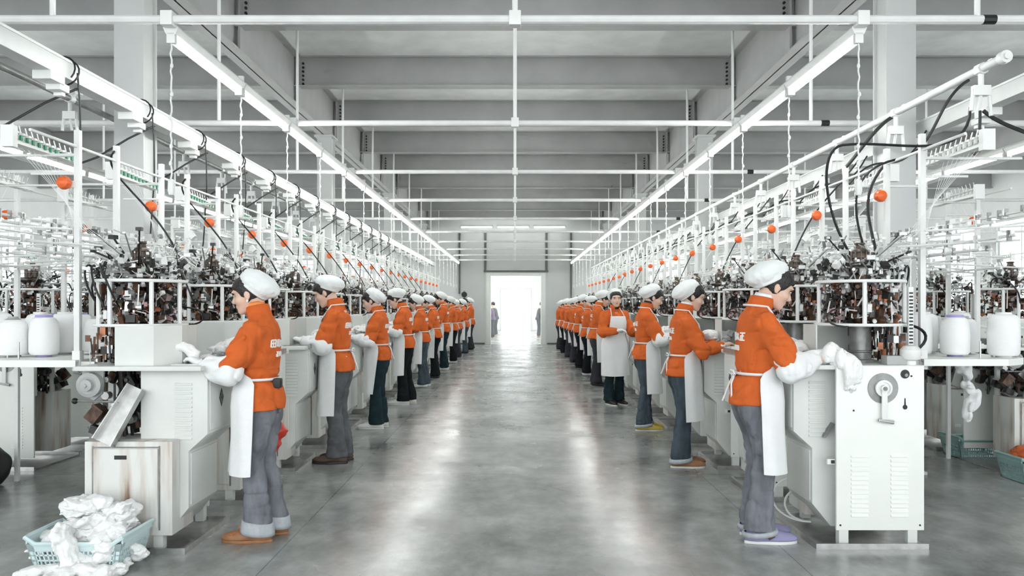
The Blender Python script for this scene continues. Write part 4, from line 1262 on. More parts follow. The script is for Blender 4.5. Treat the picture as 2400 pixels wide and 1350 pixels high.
    # elastic gather at the apron string
    zz = J.ax[2]; J.D += (0.010 * np.exp(-((zz - 0.985) / 0.02)**2))[None, None, :]
    J.cut_below(0.80)
    jk = link('jacket', J.mesh('jacket', M_orange, 1), t)
    # collar
    cz0, cz1 = 1.365, 1.435
    rows = []
    for (z, gx, dr) in ((cz0 - 0.02, 0, 0.012), (cz0 + 0.02, 0, 0.012), (cz1, 0.004, 0.010), (cz1 + 0.004, 0.004, 0.002), (cz0 + 0.02, 0, -0.004)):
        row = []
        for i in range(33):
            th = math.radians(28 + 304 * i / 32)
            cx = -0.038 + lx(z) + (z - cz0) * 0.25; r = 0.058 + dr
            row.append((cx + r * 1.05 * math.cos(th), r * math.sin(th), z - 0.012 * (1 + math.cos(th)) + 0.006))
        rows.append(row)
    link('collar', shell(rows, 'collar', M_orange), jk)
    nm = {'orange': M_orangeneck, 'white': M_cloth}.get(P.get('neck'), M_black)
    if P.get('neck', 'none') != 'none':
        rows = []
        for (z, r) in ((1.37, 0.058), (1.40, 0.0585), (1.44, 0.0575), (1.452, 0.0555), (1.445, 0.051)):
            rows.append([(-0.032 + lx(z) + (z - 1.37) * 0.35 + r * math.cos(a * math.pi / 12), r * math.sin(a * math.pi / 12), z - 0.012 * math.cos(a * math.pi / 12)) for a in range(24)])
        link('neckband', shell(rows, 'neckband', nm, True), jk)
    # printed characters on the back, laid on the cloth
    if P['y'] < 20:
        L = MB()
        def backx(y, z):
            iy = int(round((y - J.lo[1]) / J.h)); iz = int(round((z - J.lo[2]) / J.h))
            colm = J.D[:, iy, iz]; q = np.argmax(colm < 0)
            if q == 0: return None
            u = colm[q - 1] / (colm[q - 1] - colm[q])
            return J.lo[0] + J.h * (q - 1 + u)
        def stroke(y0, z0, y1, z1, w):
            n = 5; pa = []; d = Vector((0, y1 - y0, z1 - z0)); 
            if d.length < 1e-6: return
            nn = Vector((0, -d.z, d.y)).normalized() * w
            for i in range(n + 1):
                y, z = y0 + (y1 - y0) * i / n, z0 + (z1 - z0) * i / n
                for sg in (-1, 1):
                    yy, z2 = y + sg * nn.y, z + sg * nn.z
                    x = backx(yy, z2)
                    if x is None: return
                    pa.append((x - 0.0035, yy, z2))
            o = len(pa)
            pb = [(p[0] + 0.006, p[1], p[2]) for p in pa]
            fs = []
            for i in range(n):
                fs.append((2 * i, 2 * i + 1, 2 * i + 3, 2 * i + 2)); fs.append((o + 2 * i, o + 2 * i + 2, o + 2 * i + 3, o + 2 * i + 1))
                fs.append((2 * i, 2 * i + 2, o + 2 * i + 2, o + 2 * i)); fs.append((2 * i + 1, o + 2 * i + 1, o + 2 * i + 3, 2 * i + 3))
            L.add(pa + pb, fs)
        def row(chars, zb, hgt, wid, gap, wst):
            tot = len(chars) * wid + (len(chars) - 1) * gap
            for ci, g in enumerate(chars):
                yb = tot / 2 - ci * (wid + gap)
                for (a, b, c, d) in GLY[g]:
                    stroke(yb - a / 4 * wid, zb + b / 4 * hgt, yb - c / 4 * wid, zb + d / 4 * hgt, wst)
        row([0, 2, 1, 3], 1.18, 0.042, 0.044, 0.008, 0.0040)
        row([3, 4, 2], 1.12, 0.028, 0.026, 0.006, 0.0028)
        if L.v: link('lettering', L.mesh('lettering', M_letter), jk, (0, 0, 0), (0, 0, 0), 'white printed characters on the back')
    # ---- sleeves / cuffs / gloves
    for s in (1, -1):
        a, e, w = sh[s], el[s], wr[s]
        lo = [min(a[i], e[i], w[i]) - 0.12 for i in range(3)]; hi = [max(a[i], e[i], w[i]) + 0.12 for i in range(3)]
        if not P.get('long'):
            V = SDF(lo, hi, hc)
            V.chain([a.lerp(e, 0.80), e, e.lerp(w, 0.35), e.lerp(w, 0.75), e.lerp(w, 1.0)], [0.064, 0.076, 0.070, 0.057, 0.036], 0.03)
            V.folds([(0.005, (16, 16, 16), seed + 5), (0.014, (-14, 14, 14), seed + 6)])
            link('sleeve_cover', V.mesh('sleeve_cover', M_cloth, 1), t)
        else:
            V = SDF(lo, hi, hc * 0.8)
            V.chain([e.lerp(w, 0.88), e.lerp(w, 1.0)], [0.040, 0.036], 0.0)
            link('shirt_cuff', V.mesh('shirt_cuff', M_cloth, 1), t)
        if P.get('glove', True) and mid:
            c = w.lerp(tp[s], 0.5)
            V = SDF([v - 0.16 for v in c], [v + 0.16 for v in c], 0.0055 if near else 0.008)
            hand_prims(V, w, tp[s], s, 0.0035, curl=P.get('curl', 0.45))
            V.capsule(w - (tp[s] - w).normalized() * 0.04, w, 0.034, 0.032, 0.01)
            link('glove', V.mesh('glove', M_cloth, 1), t)
    # ---- trousers
    T = SDF((-0.28, -0.26, 0.02), (0.30, 0.26, 0.98), hc)
    hx = P.get('hipx', 0.0)
    T.zloft([(0.78, -0.03 + hx * 0.8, 0, 0.105, 0.165), (0.84, -0.035 + hx * 0.9, 0, 0.108, 0.160), (0.90, -0.03 + hx, 0, 0.098, 0.145), (0.95, -0.025 + hx, 0, 0.088, 0.13)])
    fl = P.get('flare', 1.0)
    for s in (1, -1):
        fx, fy = legs[s]
        T.zloft([(0.05, fx - 0.035, fy, 0.098 * fl, 0.078 * fl), (0.12, fx - 0.034, fy, 0.09 * fl, 0.074 * fl), (0.28, 0.8 * fx - 0.03, fy, 0.074, 0.066), (0.45, 0.5 * fx - 0.010, fy, 0.068, 0.064), (0.50, 0.45 * fx - 0.006, fy, 0.072, 0.066),
                 (0.62, 0.3 * fx - 0.015, fy, 0.083, 0.076), (0.74, 0.1 * fx - 0.028 + hx * 0.6, fy, 0.096, 0.082), (0.80, -0.033 + hx, s * 0.08, 0.098, 0.082), (0.86, -0.03 + hx, s * 0.07, 0.08, 0.07)], 0.02)
        T.ell((-0.070 + hx, s * 0.070, 0.77), (0.060, 0.072, 0.075), 0.04)
    T.folds([(0.005, (12, 12, 22), seed + 8), (0.010, (-8, 8, 15), seed + 9), (0.006, (-16, 16, 7), seed + 7)], mask=lambda Q: np.clip((0.80 - Q[:, 2]) / 0.1, 0.1, 1))
    T.cut_below(0.055 if not P.get('cuff') else 0.075)
    tr = link('trousers', T.mesh('trousers', P['tm'], 1), t)
    for s in (1, -1):
        fx, fy = legs[s]
        if P.get('cuff') and mid:
            rows = []
            for (z, g) in ((0.05, 0.0), (0.05, 0.007), (0.07, 0.009), (P.get('cuffz', 0.125), 0.006), (P.get('cuffz', 0.125) + 0.002, -0.004)):
                rx, ry = (0.096 - 0.10 * (z - 0.05)) * fl + g, (0.078 - 0.06 * (z - 0.05)) * fl + g
                rows.append([(fx - 0.035 + rx * math.cos(a * math.pi / 14), fy + ry * math.sin(a * math.pi / 14), z + 0.010 * math.cos(a * math.pi / 14)) for a in range(28)])
            link('trouser_cuff', shell(rows, 'trouser_cuff', M_cuff, True), tr)
        H = SDF((fx - 0.17, fy - 0.09, -0.01), (fx + 0.22, fy + 0.09, 0.14), 0.006 if near else 0.010)
        H.ell((fx + 0.09, fy, 0.026), (0.095, 0.046, 0.040), 0.02); H.ell((fx - 0.06, fy, 0.036), (0.065, 0.038, 0.052), 0.03)
        H.capsule((fx - 0.05, fy, 0.05), (fx + 0.06, fy, 0.042), 0.034, 0.032, 0.03)
        H.cut_below(0.016)
        so = link('shoe', H.mesh('shoe', P['sm'], 1), t)
        if mid:
            pl = []
            for i in range(24):
                a = 2 * math.pi * i / 24
                x = 0.155 * math.cos(a); w_ = (0.050 if x > 0 else 0.043) - 0.010 * max(0, -x / 0.155) 
                pl.append((fx + 0.028 + x, fy + w_ * math.sin(a)))
            link('sole', MB().prism(pl, 0.0, 0.018, 'z').mesh('sole', P.get('solem', M_whiteshoe), bevel=0.003), so)
            if P.get('lace'):
                lb = MB()
                for i in range(4):
                    x = fx + 0.04 + 0.022 * i
                    lb.path([(x, fy - 0.036, 0.060 - 0.004 * i), (x + 0.008, fy, 0.084 - 0.007 * i), (x + 0.016, fy + 0.036, 0.060 - 0.004 * i)], 0.004, 5)
                lb.ell((fx + 0.06, fy, 0.090), (0.018, 0.024, 0.010), 8, 5)
                link('laces', lb.mesh('laces', M_orangeplastic), so)
            if P.get('tab'):
                link('elastic_tab', MB().box(fx - 0.005, fx + 0.035, fy - 0.047, fy - 0.030, 0.035, 0.07, Matrix.Rotation(-0.5, 3, 'Y')).mesh('elastic_tab', M_brownleather), so)
    # ---- apron
    zs = [0.42, 0.43, 0.50, 0.58, 0.66, 0.74, 0.82, 0.90, 0.96, 0.995, 1.02, 1.10, 1.18, 1.25, 1.265]
    def arow(z, off):
        row = []
        zt = max(z, 0.80)
        cx = np.interp(zt, [q[0] for q in tor], [q[1] for q in tor]); rx = np.interp(zt, [q[0] for q in tor], [q[2] for q in tor]); ry = np.interp(zt, [q[0] for q in tor], [q[3] for q in tor])
        if z < 0.80: cx = cx + 0.012 * (0.8 - z) ; ry = ry - 0.05 * (0.8 - z)
        thm = math.radians(np.interp(z, [0.42, 0.9, 0.985, 1.05, 1.26], [P.get('apw', 92), 96, 100, 55, 38]))
        for i in range(29):
            th = thm * (2 * i / 28 - 1)
            f = 0.010 * math.sin(3.1 * th + seed) * min(1, max(0, (0.95 - z) / 0.4)) + 0.004 * math.sin(9 * th + 2 * seed + 4 * z) * min(1, max(0, (0.96 - z) / 0.1))
            g = 0.022 + 0.016 * max(0.0, math.cos(th)) * min(1, max(0, (1.0 - z) / 0.1)) + 0.018 * min(1, max(0, (0.7 - z) / 0.28)) + off + f
            row.append((cx + (rx + g) * math.cos(th), (ry + g) * math.sin(th), z + (0.006 * math.sin(2 * th + seed) if z < 0.45 else 0)))
        return row
    rows = [arow(z, 0.0) for z in zs] + [arow(zs[-1], -0.006)] + [arow(z, -0.006) for z in zs[::-1][1:]] + [arow(zs[0], 0.0)]
    ap = link('apron', shell(rows, 'apron', M_cloth), t)
    def ring(z, a0, a1, g, n=20):
        cx = np.interp(z, [q[0] for q in tor], [q[1] for q in tor]); rx = np.interp(z, [q[0] for q in tor], [q[2] for q in tor]); ry = np.interp(z, [q[0] for q in tor], [q[3] for q in tor])
        return [(cx + (rx + g) * math.cos(math.radians(a0 + (a1 - a0) * i / n)), (ry + g) * math.sin(math.radians(a0 + (a1 - a0) * i / n)), z) for i in range(n + 1)]
    stg = MB().path(ring(0.985, 92, 268, 0.006), 0.0085, 6)
    bk = Vector(ring(0.985, 180, 180, 0.008, 1)[0])
    if P.get('bow', True):
        for sg in (1, -1):
            stg.path([bk, bk + Vector((-0.02, sg * 0.03, 0.015)), bk + Vector((-0.02, sg * 0.055, -0.005)), bk + Vector((-0.012, sg * 0.03, -0.012)), bk], 0.006, 5)
            stg.path([bk, bk + Vector((-0.03, sg * 0.02, -0.06)), bk + Vector((-0.03 - 0.02 * (sg + 1), sg * 0.03, -0.17))], 0.006, 5)
        stg.ell(bk, (0.014, 0.016, 0.013), 7, 5)
    if P.get('lace'):
        link('waist_pouch', MB().box(bk.x - 0.035, bk.x + 0.012, 0.03, 0.09, 0.93, 0.99).mesh('waist_pouch', M_black, bevel=0.01), t)
    link('apron_string', stg.mesh('apron_string', M_cloth), ap)
    if P.get('strap', True):
        p0 = arow(1.25, 0.0)
        z = 1.415
        ns = [p0[2], (p0[2][0] - 0.06, p0[2][1] - 0.01, 1.335)]
        arc = [(-0.04 + lx(1.39) + 0.085 * math.cos(math.radians(-70 - 220 * i / 12)), 0.084 * math.sin(math.radians(-70 - 220 * i / 12)), 1.375 + 0.012 * math.sin(math.pi * i / 12)) for i in range(13)]
        stp = [p0[2]] + arc + [p0[-3]]
        link('neck_strap', MB().path(stp, 0.006, 5).mesh('neck_strap', M_cloth), ap)
    # ---- hair and cap (in the head frame)
    hr = []
    for i in range(14):
        u = i / 13.0
        row = []
        for j in range(36):
            th = 2 * math.pi * j / 36
            c = math.cos(th)
            fr_ = P.get('fringe', 0.155)
            zmin = np.interp(c, [-1, -0.3, 0.15, 0.42, 0.62, 1.0], [0.02, 0.045, 0.085, 0.098, fr_ - 0.015, fr_])
            z = zmin + (0.223 - zmin) * u
            rx = np.interp(z, [q[0] for q in HEAD], [q[2] for q in HEAD]); ry = np.interp(z, [q[0] for q in HEAD], [q[3] for q in HEAD]); cx = np.interp(z, [q[0] for q in HEAD], [q[1] for q in HEAD])
            if z > 0.217: rx = ry = 0.004
            g = 0.011 * min(1, u * 5 + 0.0) + 0.0015 * math.sin(11 * th)
            row.append(HW((cx + (rx + g) * c, (ry + g) * math.sin(th), z + 0.006 * u)))
        hr.append(row)
    link('hair', shell(hr, 'hair', M_hair, True), t)
    ct = P.get('cap', 0.55)            # tilt back of the cap
    CR = HR @ Matrix.Rotation(-ct, 3, 'Y')
    co = HW((-0.020 - P.get('capback', 0.0), 0, 0.118))
    prof = [(0.004, 0.088, 0.076), (0.008, 0.104, 0.087), (0.022, 0.107, 0.089), (0.040, 0.119, 0.099), (0.062, 0.127, 0.106), (0.086, 0.125, 0.105), (0.108, 0.111, 0.093), (0.126, 0.084, 0.070), (0.137, 0.047, 0.040), (0.141, 0.004, 0.004)]
    rows = []
    pz = [q[0] for q in prof]
    tt = np.linspace(0, len(prof) - 1, 26 if mid else 14)
    for t_ in tt:
        z = np.interp(t_, range(len(prof)), pz); rx = np.interp(t_, range(len(prof)), [q[1] for q in prof]); ry = np.interp(t_, range(len(prof)), [q[2] for q in prof])
        nj = 72 if mid else 36
        th = np.linspace(0, 2 * math.pi, nj, endpoint=False)
        sh_ = -0.018 * max(0, z - 0.03) / 0.06
        base = np.stack([sh_ + rx * np.cos(th), ry * np.sin(th), np.full(nj, z)], 1)
        cr = (1 - np.abs(vnoise(base * np.array((16, 16, 22)) + seed * 3.7, seed))) ** 3 - 0.3
        lo_ = vnoise(base * np.array((9, 9, 9)) + seed * 1.3, seed + 1)
        am = min(1.0, max(0.0, (z - 0.008) / 0.02))
        pl = 1 - am * 0.075 * cr + am * 0.05 * lo_ + 0.018 * np.sin(26 * th) * (1 if 0.01 < z < 0.045 else 0.0)
        rows.append([co + CR @ Vector((base[j, 0] * pl[j], base[j, 1] * pl[j], z * (1 - 0.35 * am * (1 - pl[j])))) for j in range(nj)])
    link('cap', shell(rows, 'cap', M_cap, True), t)
    if mid:
        for s in (1, -1):
            link('eye', MB().ell(HW((0.0815, s * 0.033, 0.112)), (0.006, 0.013, 0.0055), 8, 5, HR).m(1).ell(HW((0.0855, s * 0.033, 0.112)), (0.0035, 0.0055, 0.0055), 8, 5, HR).m(1).ell(HW((0.083, s * 0.033, 0.1175)), (0.007, 0.0145, 0.0016), 8, 5, HR).mesh('eye', [M_eyewhite, M_black]), t)
            link('eyebrow', MB().ell(HW((0.0905, s * 0.034, 0.131)), (0.004, 0.017, 0.0032), 8, 5, HR).mesh('eyebrow', M_hair), t)
        link('lips', MB().ell(HW((0.0925, 0, 0.045)), (0.005, 0.019, 0.004), 8, 5, HR).ell(HW((0.0915, 0, 0.038)), (0.005, 0.016, 0.0045), 8, 5, HR).mesh('lips', M_lips), t)
        if P.get('earring'):
            for s in (1, -1):
                link('earring', MB().ell(HW((-0.004, s * 0.080, 0.058)), (0.007, 0.007, 0.009), 8, 5).mesh('earring', M_cloth), t)
    return t

A1 = ((0.09, 0.225, 1.035), (0.275, 0.145, 1.075), (0.38, 0.10, 1.125))
A2 = ((0.10, 0.225, 1.02), (0.275, 0.135, 1.065), (0.37, 0.11, 1.10))
A3 = ((0.06, 0.23, 1.03), (0.24, 0.14, 1.06), (0.35, 0.09, 1.10))
PI = math.pi
PEOPLE = [
 dict(x=-1.57, y=4.92, yaw=PI, scale=0.985, lean=0.03, hpitch=0.26, cap=0.95, arm=A1, tm=M_denim, sm=M_tan, solem=M_tan, cuff=True, neck='orange', lace=True, strap=False, earring=True, bow=False, foot=(0.0, -0.05), seed=3, fringe=0.15,
      label='person in orange jacket, grey jeans with rolled cuffs, tan laced shoes, nearest on left'),
 dict(x=-1.63, y=7.35, yaw=PI, scale=1.03, lean=0.06, hpitch=0.5, cap=0.83, arm=A3, tm=M_wool, sm=M_brownleather, solem=M_blackshoe, neck='none', foot=(0.0, -0.02), seed=5,
      label='person in orange jacket and flared grey trousers, brown shoes, second on the left'),
 dict(x=-1.60, y=9.4, yaw=PI, scale=0.985, lean=0.05, hpitch=0.4, cap=1.08, arm=A3, tm=M_teal, sm=M_whiteshoe, neck='none', foot=(0.03, 0.0), seed=8, apw=75,
      label='person in orange jacket, dark teal jeans and white shoes, third on the left'),
 dict(x=-1.61, y=11.7, yaw=PI, scale=1.02, lean=0.10, hpitch=0.6, cap=0.68, arm=A3, tm=M_blk, sm=M_whiteshoe, neck='black', foot=(0.03, -0.05), seed=10,
      label='person in black flared trousers and white shoes with head bowed, fourth on the left'),
 dict(x=-1.64, y=14.15, yaw=PI, scale=0.99, lean=0.12, hpitch=0.5, cap=1.03, arm=A3, tm=M_denim2, sm=M_whiteshoe, neck='white', long=True, seed=12, foot=(0.0, -0.04),
      label='person in orange jacket and slate blue jeans, fifth on the left'),
 dict(x=-1.60, y=15.9, yaw=PI, scale=1.0, lean=0.14, hpitch=0.5, cap=0.98, arm=A3, tm=M_blk, sm=M_blackshoe, neck='white', long=True, seed=14,
      label='person in orange jacket and black trousers, sixth on the left'),
 dict(x=-1.61, y=18.0, yaw=PI, scale=1.06, lean=0.06, hpitch=0.35, cap=0.88, arm=A3, tm=M_teal, sm=M_whiteshoe, neck='none', long=True, seed=16,
      label='taller person in orange jacket and dark teal trousers, seventh on the left'),
 dict(x=-1.58, y=20.3, yaw=PI, scale=1.02, lean=0.08, hpitch=0.4, cap=0.83, arm=A3, tm=M_blk, sm=M_whiteshoe, neck='none', long=True, seed=18,
      label='person in orange jacket and black trousers with white shoes, eighth on the left'),
 dict(x=-1.60, y=22.4, yaw=PI, scale=0.99, lean=0.10, hpitch=0.4, cap=0.88, arm=A3, tm=M_char, sm=M_blackshoe, neck='none', long=True, seed=20,
      label='person in orange jacket and charcoal trousers, ninth on the left'),
 dict(x=-1.53, y=24.4, yaw=PI, scale=1.0, lean=0.12, hpitch=0.3, cap=0.93, arm=A3, tm=M_denim2, sm=M_blackshoe, neck='white', long=True, seed=22,
      label='person in orange jacket and blue jeans, tenth on the left'),
 dict(x=-1.47, y=26.4, yaw=PI, scale=1.04, lean=0.05, hpitch=0.25, cap=0.93, arm=A3, tm=M_char, sm=M_blackshoe, neck='none', long=True, seed=24, flare=1.2,
      label='person in orange jacket and dark trousers farthest away on the left, before the grey panel'),
 dict(x=1.49, y=4.90, yaw=0, scale=1.02, lean=0.05, hpitch=0.50, cap=0.95, arm=A2, tm=M_denim, sm=M_lilac, solem=M_whiteshoe, cuff=True, cuffz=0.075, neck='white', tab=True, glove=False, curl=1.1, capback=0.012, foot=(0.02, 0.0), seed=31, hipx=-0.02,
      label='person in orange jacket, faded grey jeans and lilac slip-on shoes, nearest on the right'),
 dict(x=1.50, y=7.15, yaw=0, scale=0.995, lean=0.06, hpitch=0.32, cap=1.01, arm=((0.10, 0.225, 1.01), (0.29, 0.13, 1.07), (0.40, 0.09, 1.10)), tm=M_denim2, sm=M_tan, cuff=True, cuffz=0.085, neck='white', long=True, glove=False, foot=(0.02, -0.02), seed=33, puff=1.0,
      label='person in long orange sleeves, dark turned-up jeans and tan shoes, second on the right'),
 dict(x=1.51, y=9.25, yaw=0, scale=1.01, lean=0.05, hpitch=0.42, cap=0.88, arm=A2, tm=M_denim2, sm=M_yellowshoe, cuff=True, cuffz=0.08, neck='black', foot=(0.02, -0.02), seed=35,
      label='person in orange jacket, slate jeans and yellow shoes, third on the right'),
 dict(x=1.44, y=11.65, yaw=-1.15, scale=1.005, lean=0.03, hpitch=0.05, hyaw=-0.35, cap=0.78, arm_l=((0.10, 0.215, 1.03), (0.28, 0.17, 1.08), (0.39, 0.19, 1.11)), arm_r=((0.04, 0.24, 1.03), (0.21, 0.10, 1.06), (0.30, 0.0, 1.08)), tm=M_teal, sm=M_blackshoe, neck='black', long=True, seed=37, fringe=0.16,
      label='person facing the camera in orange jacket and white bib apron, fourth on the right'),
 dict(x=1.475, y=14.4, yaw=0, scale=1.04, lean=0.10, hpitch=0.55, cap=0.88, arm=A3, tm=M_char, sm=M_blackshoe, neck='white', long=True, seed=39,
      label='person in orange jacket and charcoal trousers behind the one facing the camera'),
 dict(x=1.50, y=16.6, yaw=0, scale=0.995, lean=0.09, hpitch=0.5, cap=0.68, arm=A3, tm=M_blk, sm=M_whiteshoe, neck='none', long=True, seed=41,
      label='person in orange jacket and black trousers, sixth on the right'),
 dict(x=1.50, y=18.5, yaw=0, scale=1.03, lean=0.06, hpitch=0.5, cap=0.83, arm=A3, tm=M_blk, sm=M_blackshoe, neck='none', long=True, seed=43,
      label='person in orange jacket and dark trousers, seventh on the right'),
 dict(x=1.50, y=20.4, yaw=0, scale=1.01, lean=0.08, hpitch=0.4, cap=0.88, arm=A3, tm=M_char, sm=M_blackshoe, neck='none', long=True, seed=45,
      label='person in orange jacket and grey trousers, eighth on the right'),
 dict(x=1.50, y=22.5, yaw=0, scale=1.0, lean=0.09, hpitch=0.4, cap=0.93, arm=A3, tm=M_char, sm=M_blackshoe, neck='none', long=True, seed=47,
      label='person in orange jacket and dark trousers, ninth on the right'),
 dict(x=1.50, y=24.5, yaw=0, scale=1.01, lean=0.08, hpitch=0.4, cap=0.93, arm=A3, tm=M_blk, sm=M_blackshoe, neck='none', long=True, seed=49,
      label='person in orange jacket and black trousers, tenth on the right'),
 dict(x=1.48, y=26.6, yaw=0, scale=0.99, lean=0.06, hpitch=0.4, cap=0.93, arm=A3, tm=M_char, sm=M_blackshoe, neck='none', long=True, seed=51,
      label='person in orange jacket farthest away on the right, before the grey panel'),
]
for P in PEOPLE:
    P['group'] = 'machine operators left of the aisle' if P['x'] < 0 else 'machine operators right of the aisle'
    person(P)
# ------------------------------------------------------------------ figures in the bright hall beyond the door
def far_figure(x, y, yaw, mj, label, seed):
    S = SDF((-0.3, -0.34, 0), (0.6, 0.34, 1.68), 0.016)
    S.zloft([(z, cx + 0.25 * max(0, z - 0.95), 0, rx, ry) for (z, cx, rx, ry) in TORSO])
    S.ell((0.13, 0, 1.53), (0.10, 0.085, 0.12), 0.02); S.capsule((0.06, 0, 1.36), (0.11, 0, 1.46), 0.055, 0.05, 0.02)
    for s in (1, -1):
        S.chain([(0.05, s * 0.17, 1.28), (0.12, s * 0.22, 1.03), (0.33, s * 0.12, 1.05), (0.40, s * 0.1, 1.06)], [0.065, 0.055, 0.04, 0.03], 0.03)
        S.chain([(-0.03, s * 0.085, 0.84), (0.0, s * 0.09, 0.46), (-0.03, s * 0.095, 0.07)], [0.10, 0.07, 0.075], 0.02)
        S.chain([(-0.04, s * 0.095, 0.04), (0.11, s * 0.095, 0.03)], [0.04, 0.032], 0.02)
    me = S.mesh('body', M_skin, 1)
    t = thing('person', label, 'person', (x, y, 0), yaw, 'figures beyond the door', me)
    J = SDF((-0.3, -0.34, 0.8), (0.6, 0.34, 1.42), 0.016)
    J.zloft([(z, cx + 0.25 * max(0, z - 0.95), 0, rx + 0.015, ry + 0.015) for (z, cx, rx, ry) in TORSO if z < 1.39])
    for s in (1, -1): J.chain([(0.05, s * 0.17, 1.28), (0.12, s * 0.22, 1.03), (0.30, s * 0.13, 1.05)], [0.08, 0.07, 0.055], 0.03)
    link('jacket', J.mesh('jacket', mj, 1), t)
    T = SDF((-0.3, -0.34, 0.04), (0.4, 0.34, 0.95), 0.016)
    for s in (1, -1): T.chain([(-0.03, s * 0.085, 0.86), (0.0, s * 0.09, 0.46), (-0.03, s * 0.095, 0.09)], [0.115, 0.082, 0.088], 0.02)
    link('trousers', T.mesh('trousers', M_dgrey, 1), t)
    hr = MB().ell((0.12, 0, 1.56), (0.112, 0.098, 0.115), 12, 8)
    link('hair', hr.mesh('hair', M_hair), t)
far_figure(-1.05, 37.0, PI, M_purple, 'person in mauve jacket bending on the left beyond the doorway', 1)
far_figure(-0.98, 40.5, PI, M_dgrey, 'person in dark grey farther in on the left beyond the doorway', 2)
far_figure(1.15, 38.5, 0, M_dgrey, 'person in dark clothes on the right beyond the doorway', 3)
for sx, side, ys in ((-1, 'left', (36.0, 38.0, 41.0)), (1, 'right', (36.4, 39.0, 42.0))):
    for k, yy in enumerate(ys):
        machine(sx * 1.95, yy, PI if sx < 0 else 0, 2, 'hazy machine beyond the doorway on the %s, %s in' % (side, ORD[k]), 'machines beyond the door')

# ------------------------------------------------------------------ yarn cones on the shelves
def cone_mesh(r0, r1, h, cap):
    b = MB()
    b.m(1).lathe([(0.045, 0.0), (0.045, 0.012)], (0, 0, 0), 14)
    b.m(0).lathe([(0.05, 0.012), (r0 - 0.012, 0.014), (r0, 0.032), (r0 * 0.5 + r1 * 0.5 + 0.004, h * 0.55), (r1, h - 0.03), (r1 - 0.012, h - 0.010), (0.055, h), (0.04, h)], (0, 0, 0), 24)
    return b.mesh('yarn_body', [M_yarn, cap], angle=50)
CONE = [cone_mesh(0.086, 0.080, 0.25, M_lilacpl), cone_mesh(0.098, 0.080, 0.235, M_grey), cone_mesh(0.09, 0.088, 0.27, M_white)]
TOPC = [MB().lathe([(0.05, 0.25), (0.052, 0.256), (0.05, 0.266), (0.02, 0.266)], (0, 0, 0), 16).mesh('tube_end', M_lilacpl),
        MB().lathe([(0.05, 0.235), (0.03, 0.245), (0.03, 0.255), (0.01, 0.255)], (0, 0, 0), 14).mesh('tube_end', M_grey),
        MB().lathe([(0.045, 0.27), (0.045, 0.282), (0.02, 0.282)], (0, 0, 0), 14).mesh('tube_end', M_white)]
def cone(x, y, kind, label, group, z=1.086):
    t = thing('yarn_cone', label, 'yarn cone', (x, y, z), random.random() * 6, group)
    link('yarn_body', CONE[kind], t); link('tube_end', TOPC[kind], t)
g = 'yarn cones on the near left shelf'
cone(-2.98, 5.13, 0, 'white yarn cone with lilac tube ends on the near left shelf', g)
cone(-3.17, 5.12, 1, 'broad white yarn cone at the left picture edge on the near shelf', g)
cone(-3.00, 5.40, 2, 'plain white yarn cone behind the lilac-ended one on the left shelf', g)
cone(-2.80, 5.44, 1, 'white yarn cone at the back of the near left shelf', g)
cone(-3.17, 5.42, 2, 'white yarn cone deep on the near left shelf beside the column', g)
g = 'yarn cones on the near right shelf'
cone(2.80, 5.16, 0, 'white yarn cone with pale lilac ends on the near right shelf', g)
cone(2.62, 5.28, 2, 'white yarn cone just right of the white post on the right shelf', g)
cone(3.00, 5.42, 1, 'white yarn cone half behind the lilac-ended one on the right shelf', g)
cone(3.05, 5.06, 2, 'white yarn cone cut by the right picture edge', g)
cone(2.78, 5.52, 2, 'white yarn cone at the back of the near right shelf', g)
for k in (1, 2, 3):
    for sx, side, mx, my in ((-1, 'left', MX1L, MY1L), (1, 'right', MX1R, MY1R)):
        for j, (dx, dy) in enumerate(((0.50, -0.02), (0.72, 0.02), (0.55, 0.35), (0.86, 0.34))):
            cone(mx + sx * dx, my + PITCH * k + dy, (j + k) % 3, 'white yarn cone on the %s shelf from the camera, %s side, %s spot' % (ORD[k], side, ORD[j]), 'yarn cones on the %s shelves' % side)
for k in range(1, 4):
    for sx, side, mx, my in ((-1, 'left', -4.35, 6.15), (1, 'right', 4.35, 7.12)):
        for j, (dx, dy) in enumerate(((0.50, -0.1), (0.74, 0.1), (0.52, 0.32))):
            cone(mx - sx * dx, my + PITCH * (k - 1) + dy, (j + k + 1) % 3, 'white yarn cone on the %s shelf of the second %s row, %s spot' % (ORD[k - 1], side, ORD[j]), 'yarn cones of the second rows')

# ------------------------------------------------------------------ socks
def sock_mesh(seed):
    r = random.Random(seed)
    S = SDF((-0.22, -0.16, -0.12), (0.22, 0.18, 0.14), 0.0065)
    b = r.uniform(-0.05, 0.05)
    pts = [(-0.12, -0.03 + b, 0.0), (-0.05, -0.02, 0.012 + r.uniform(0, 0.02)), (0.03, 0.0, 0.01), (0.06, 0.03, 0.0), (0.10, 0.08 + b * 0.5, -0.005)]
    S.chain(pts, [0.050, 0.046, 0.050, 0.044, 0.036], 0.03)
    S.ell((-0.02, 0.02, 0.0), (0.09, 0.06, 0.035), 0.03)
    S.folds([(0.026, (17, 17, 20), seed), (0.014, (36, 36, 40), seed + 1), (0.006, (80, 80, 80), seed + 2)], band=0.05)
    return S.mesh('sock', M_sock, 1)
SOCK = [sock_mesh(100 + i) for i in range(5)]
def sock(x, y, z, rot, label, group, kind=None, sc=1.0):
    o = thing('white_sock', label, 'sock', (x, y, z), 0, group, SOCK[kind if kind is not None else random.randrange(5)])
    o.rotation_euler = rot; o.scale = (sc, sc, sc * 0.75)
    return o

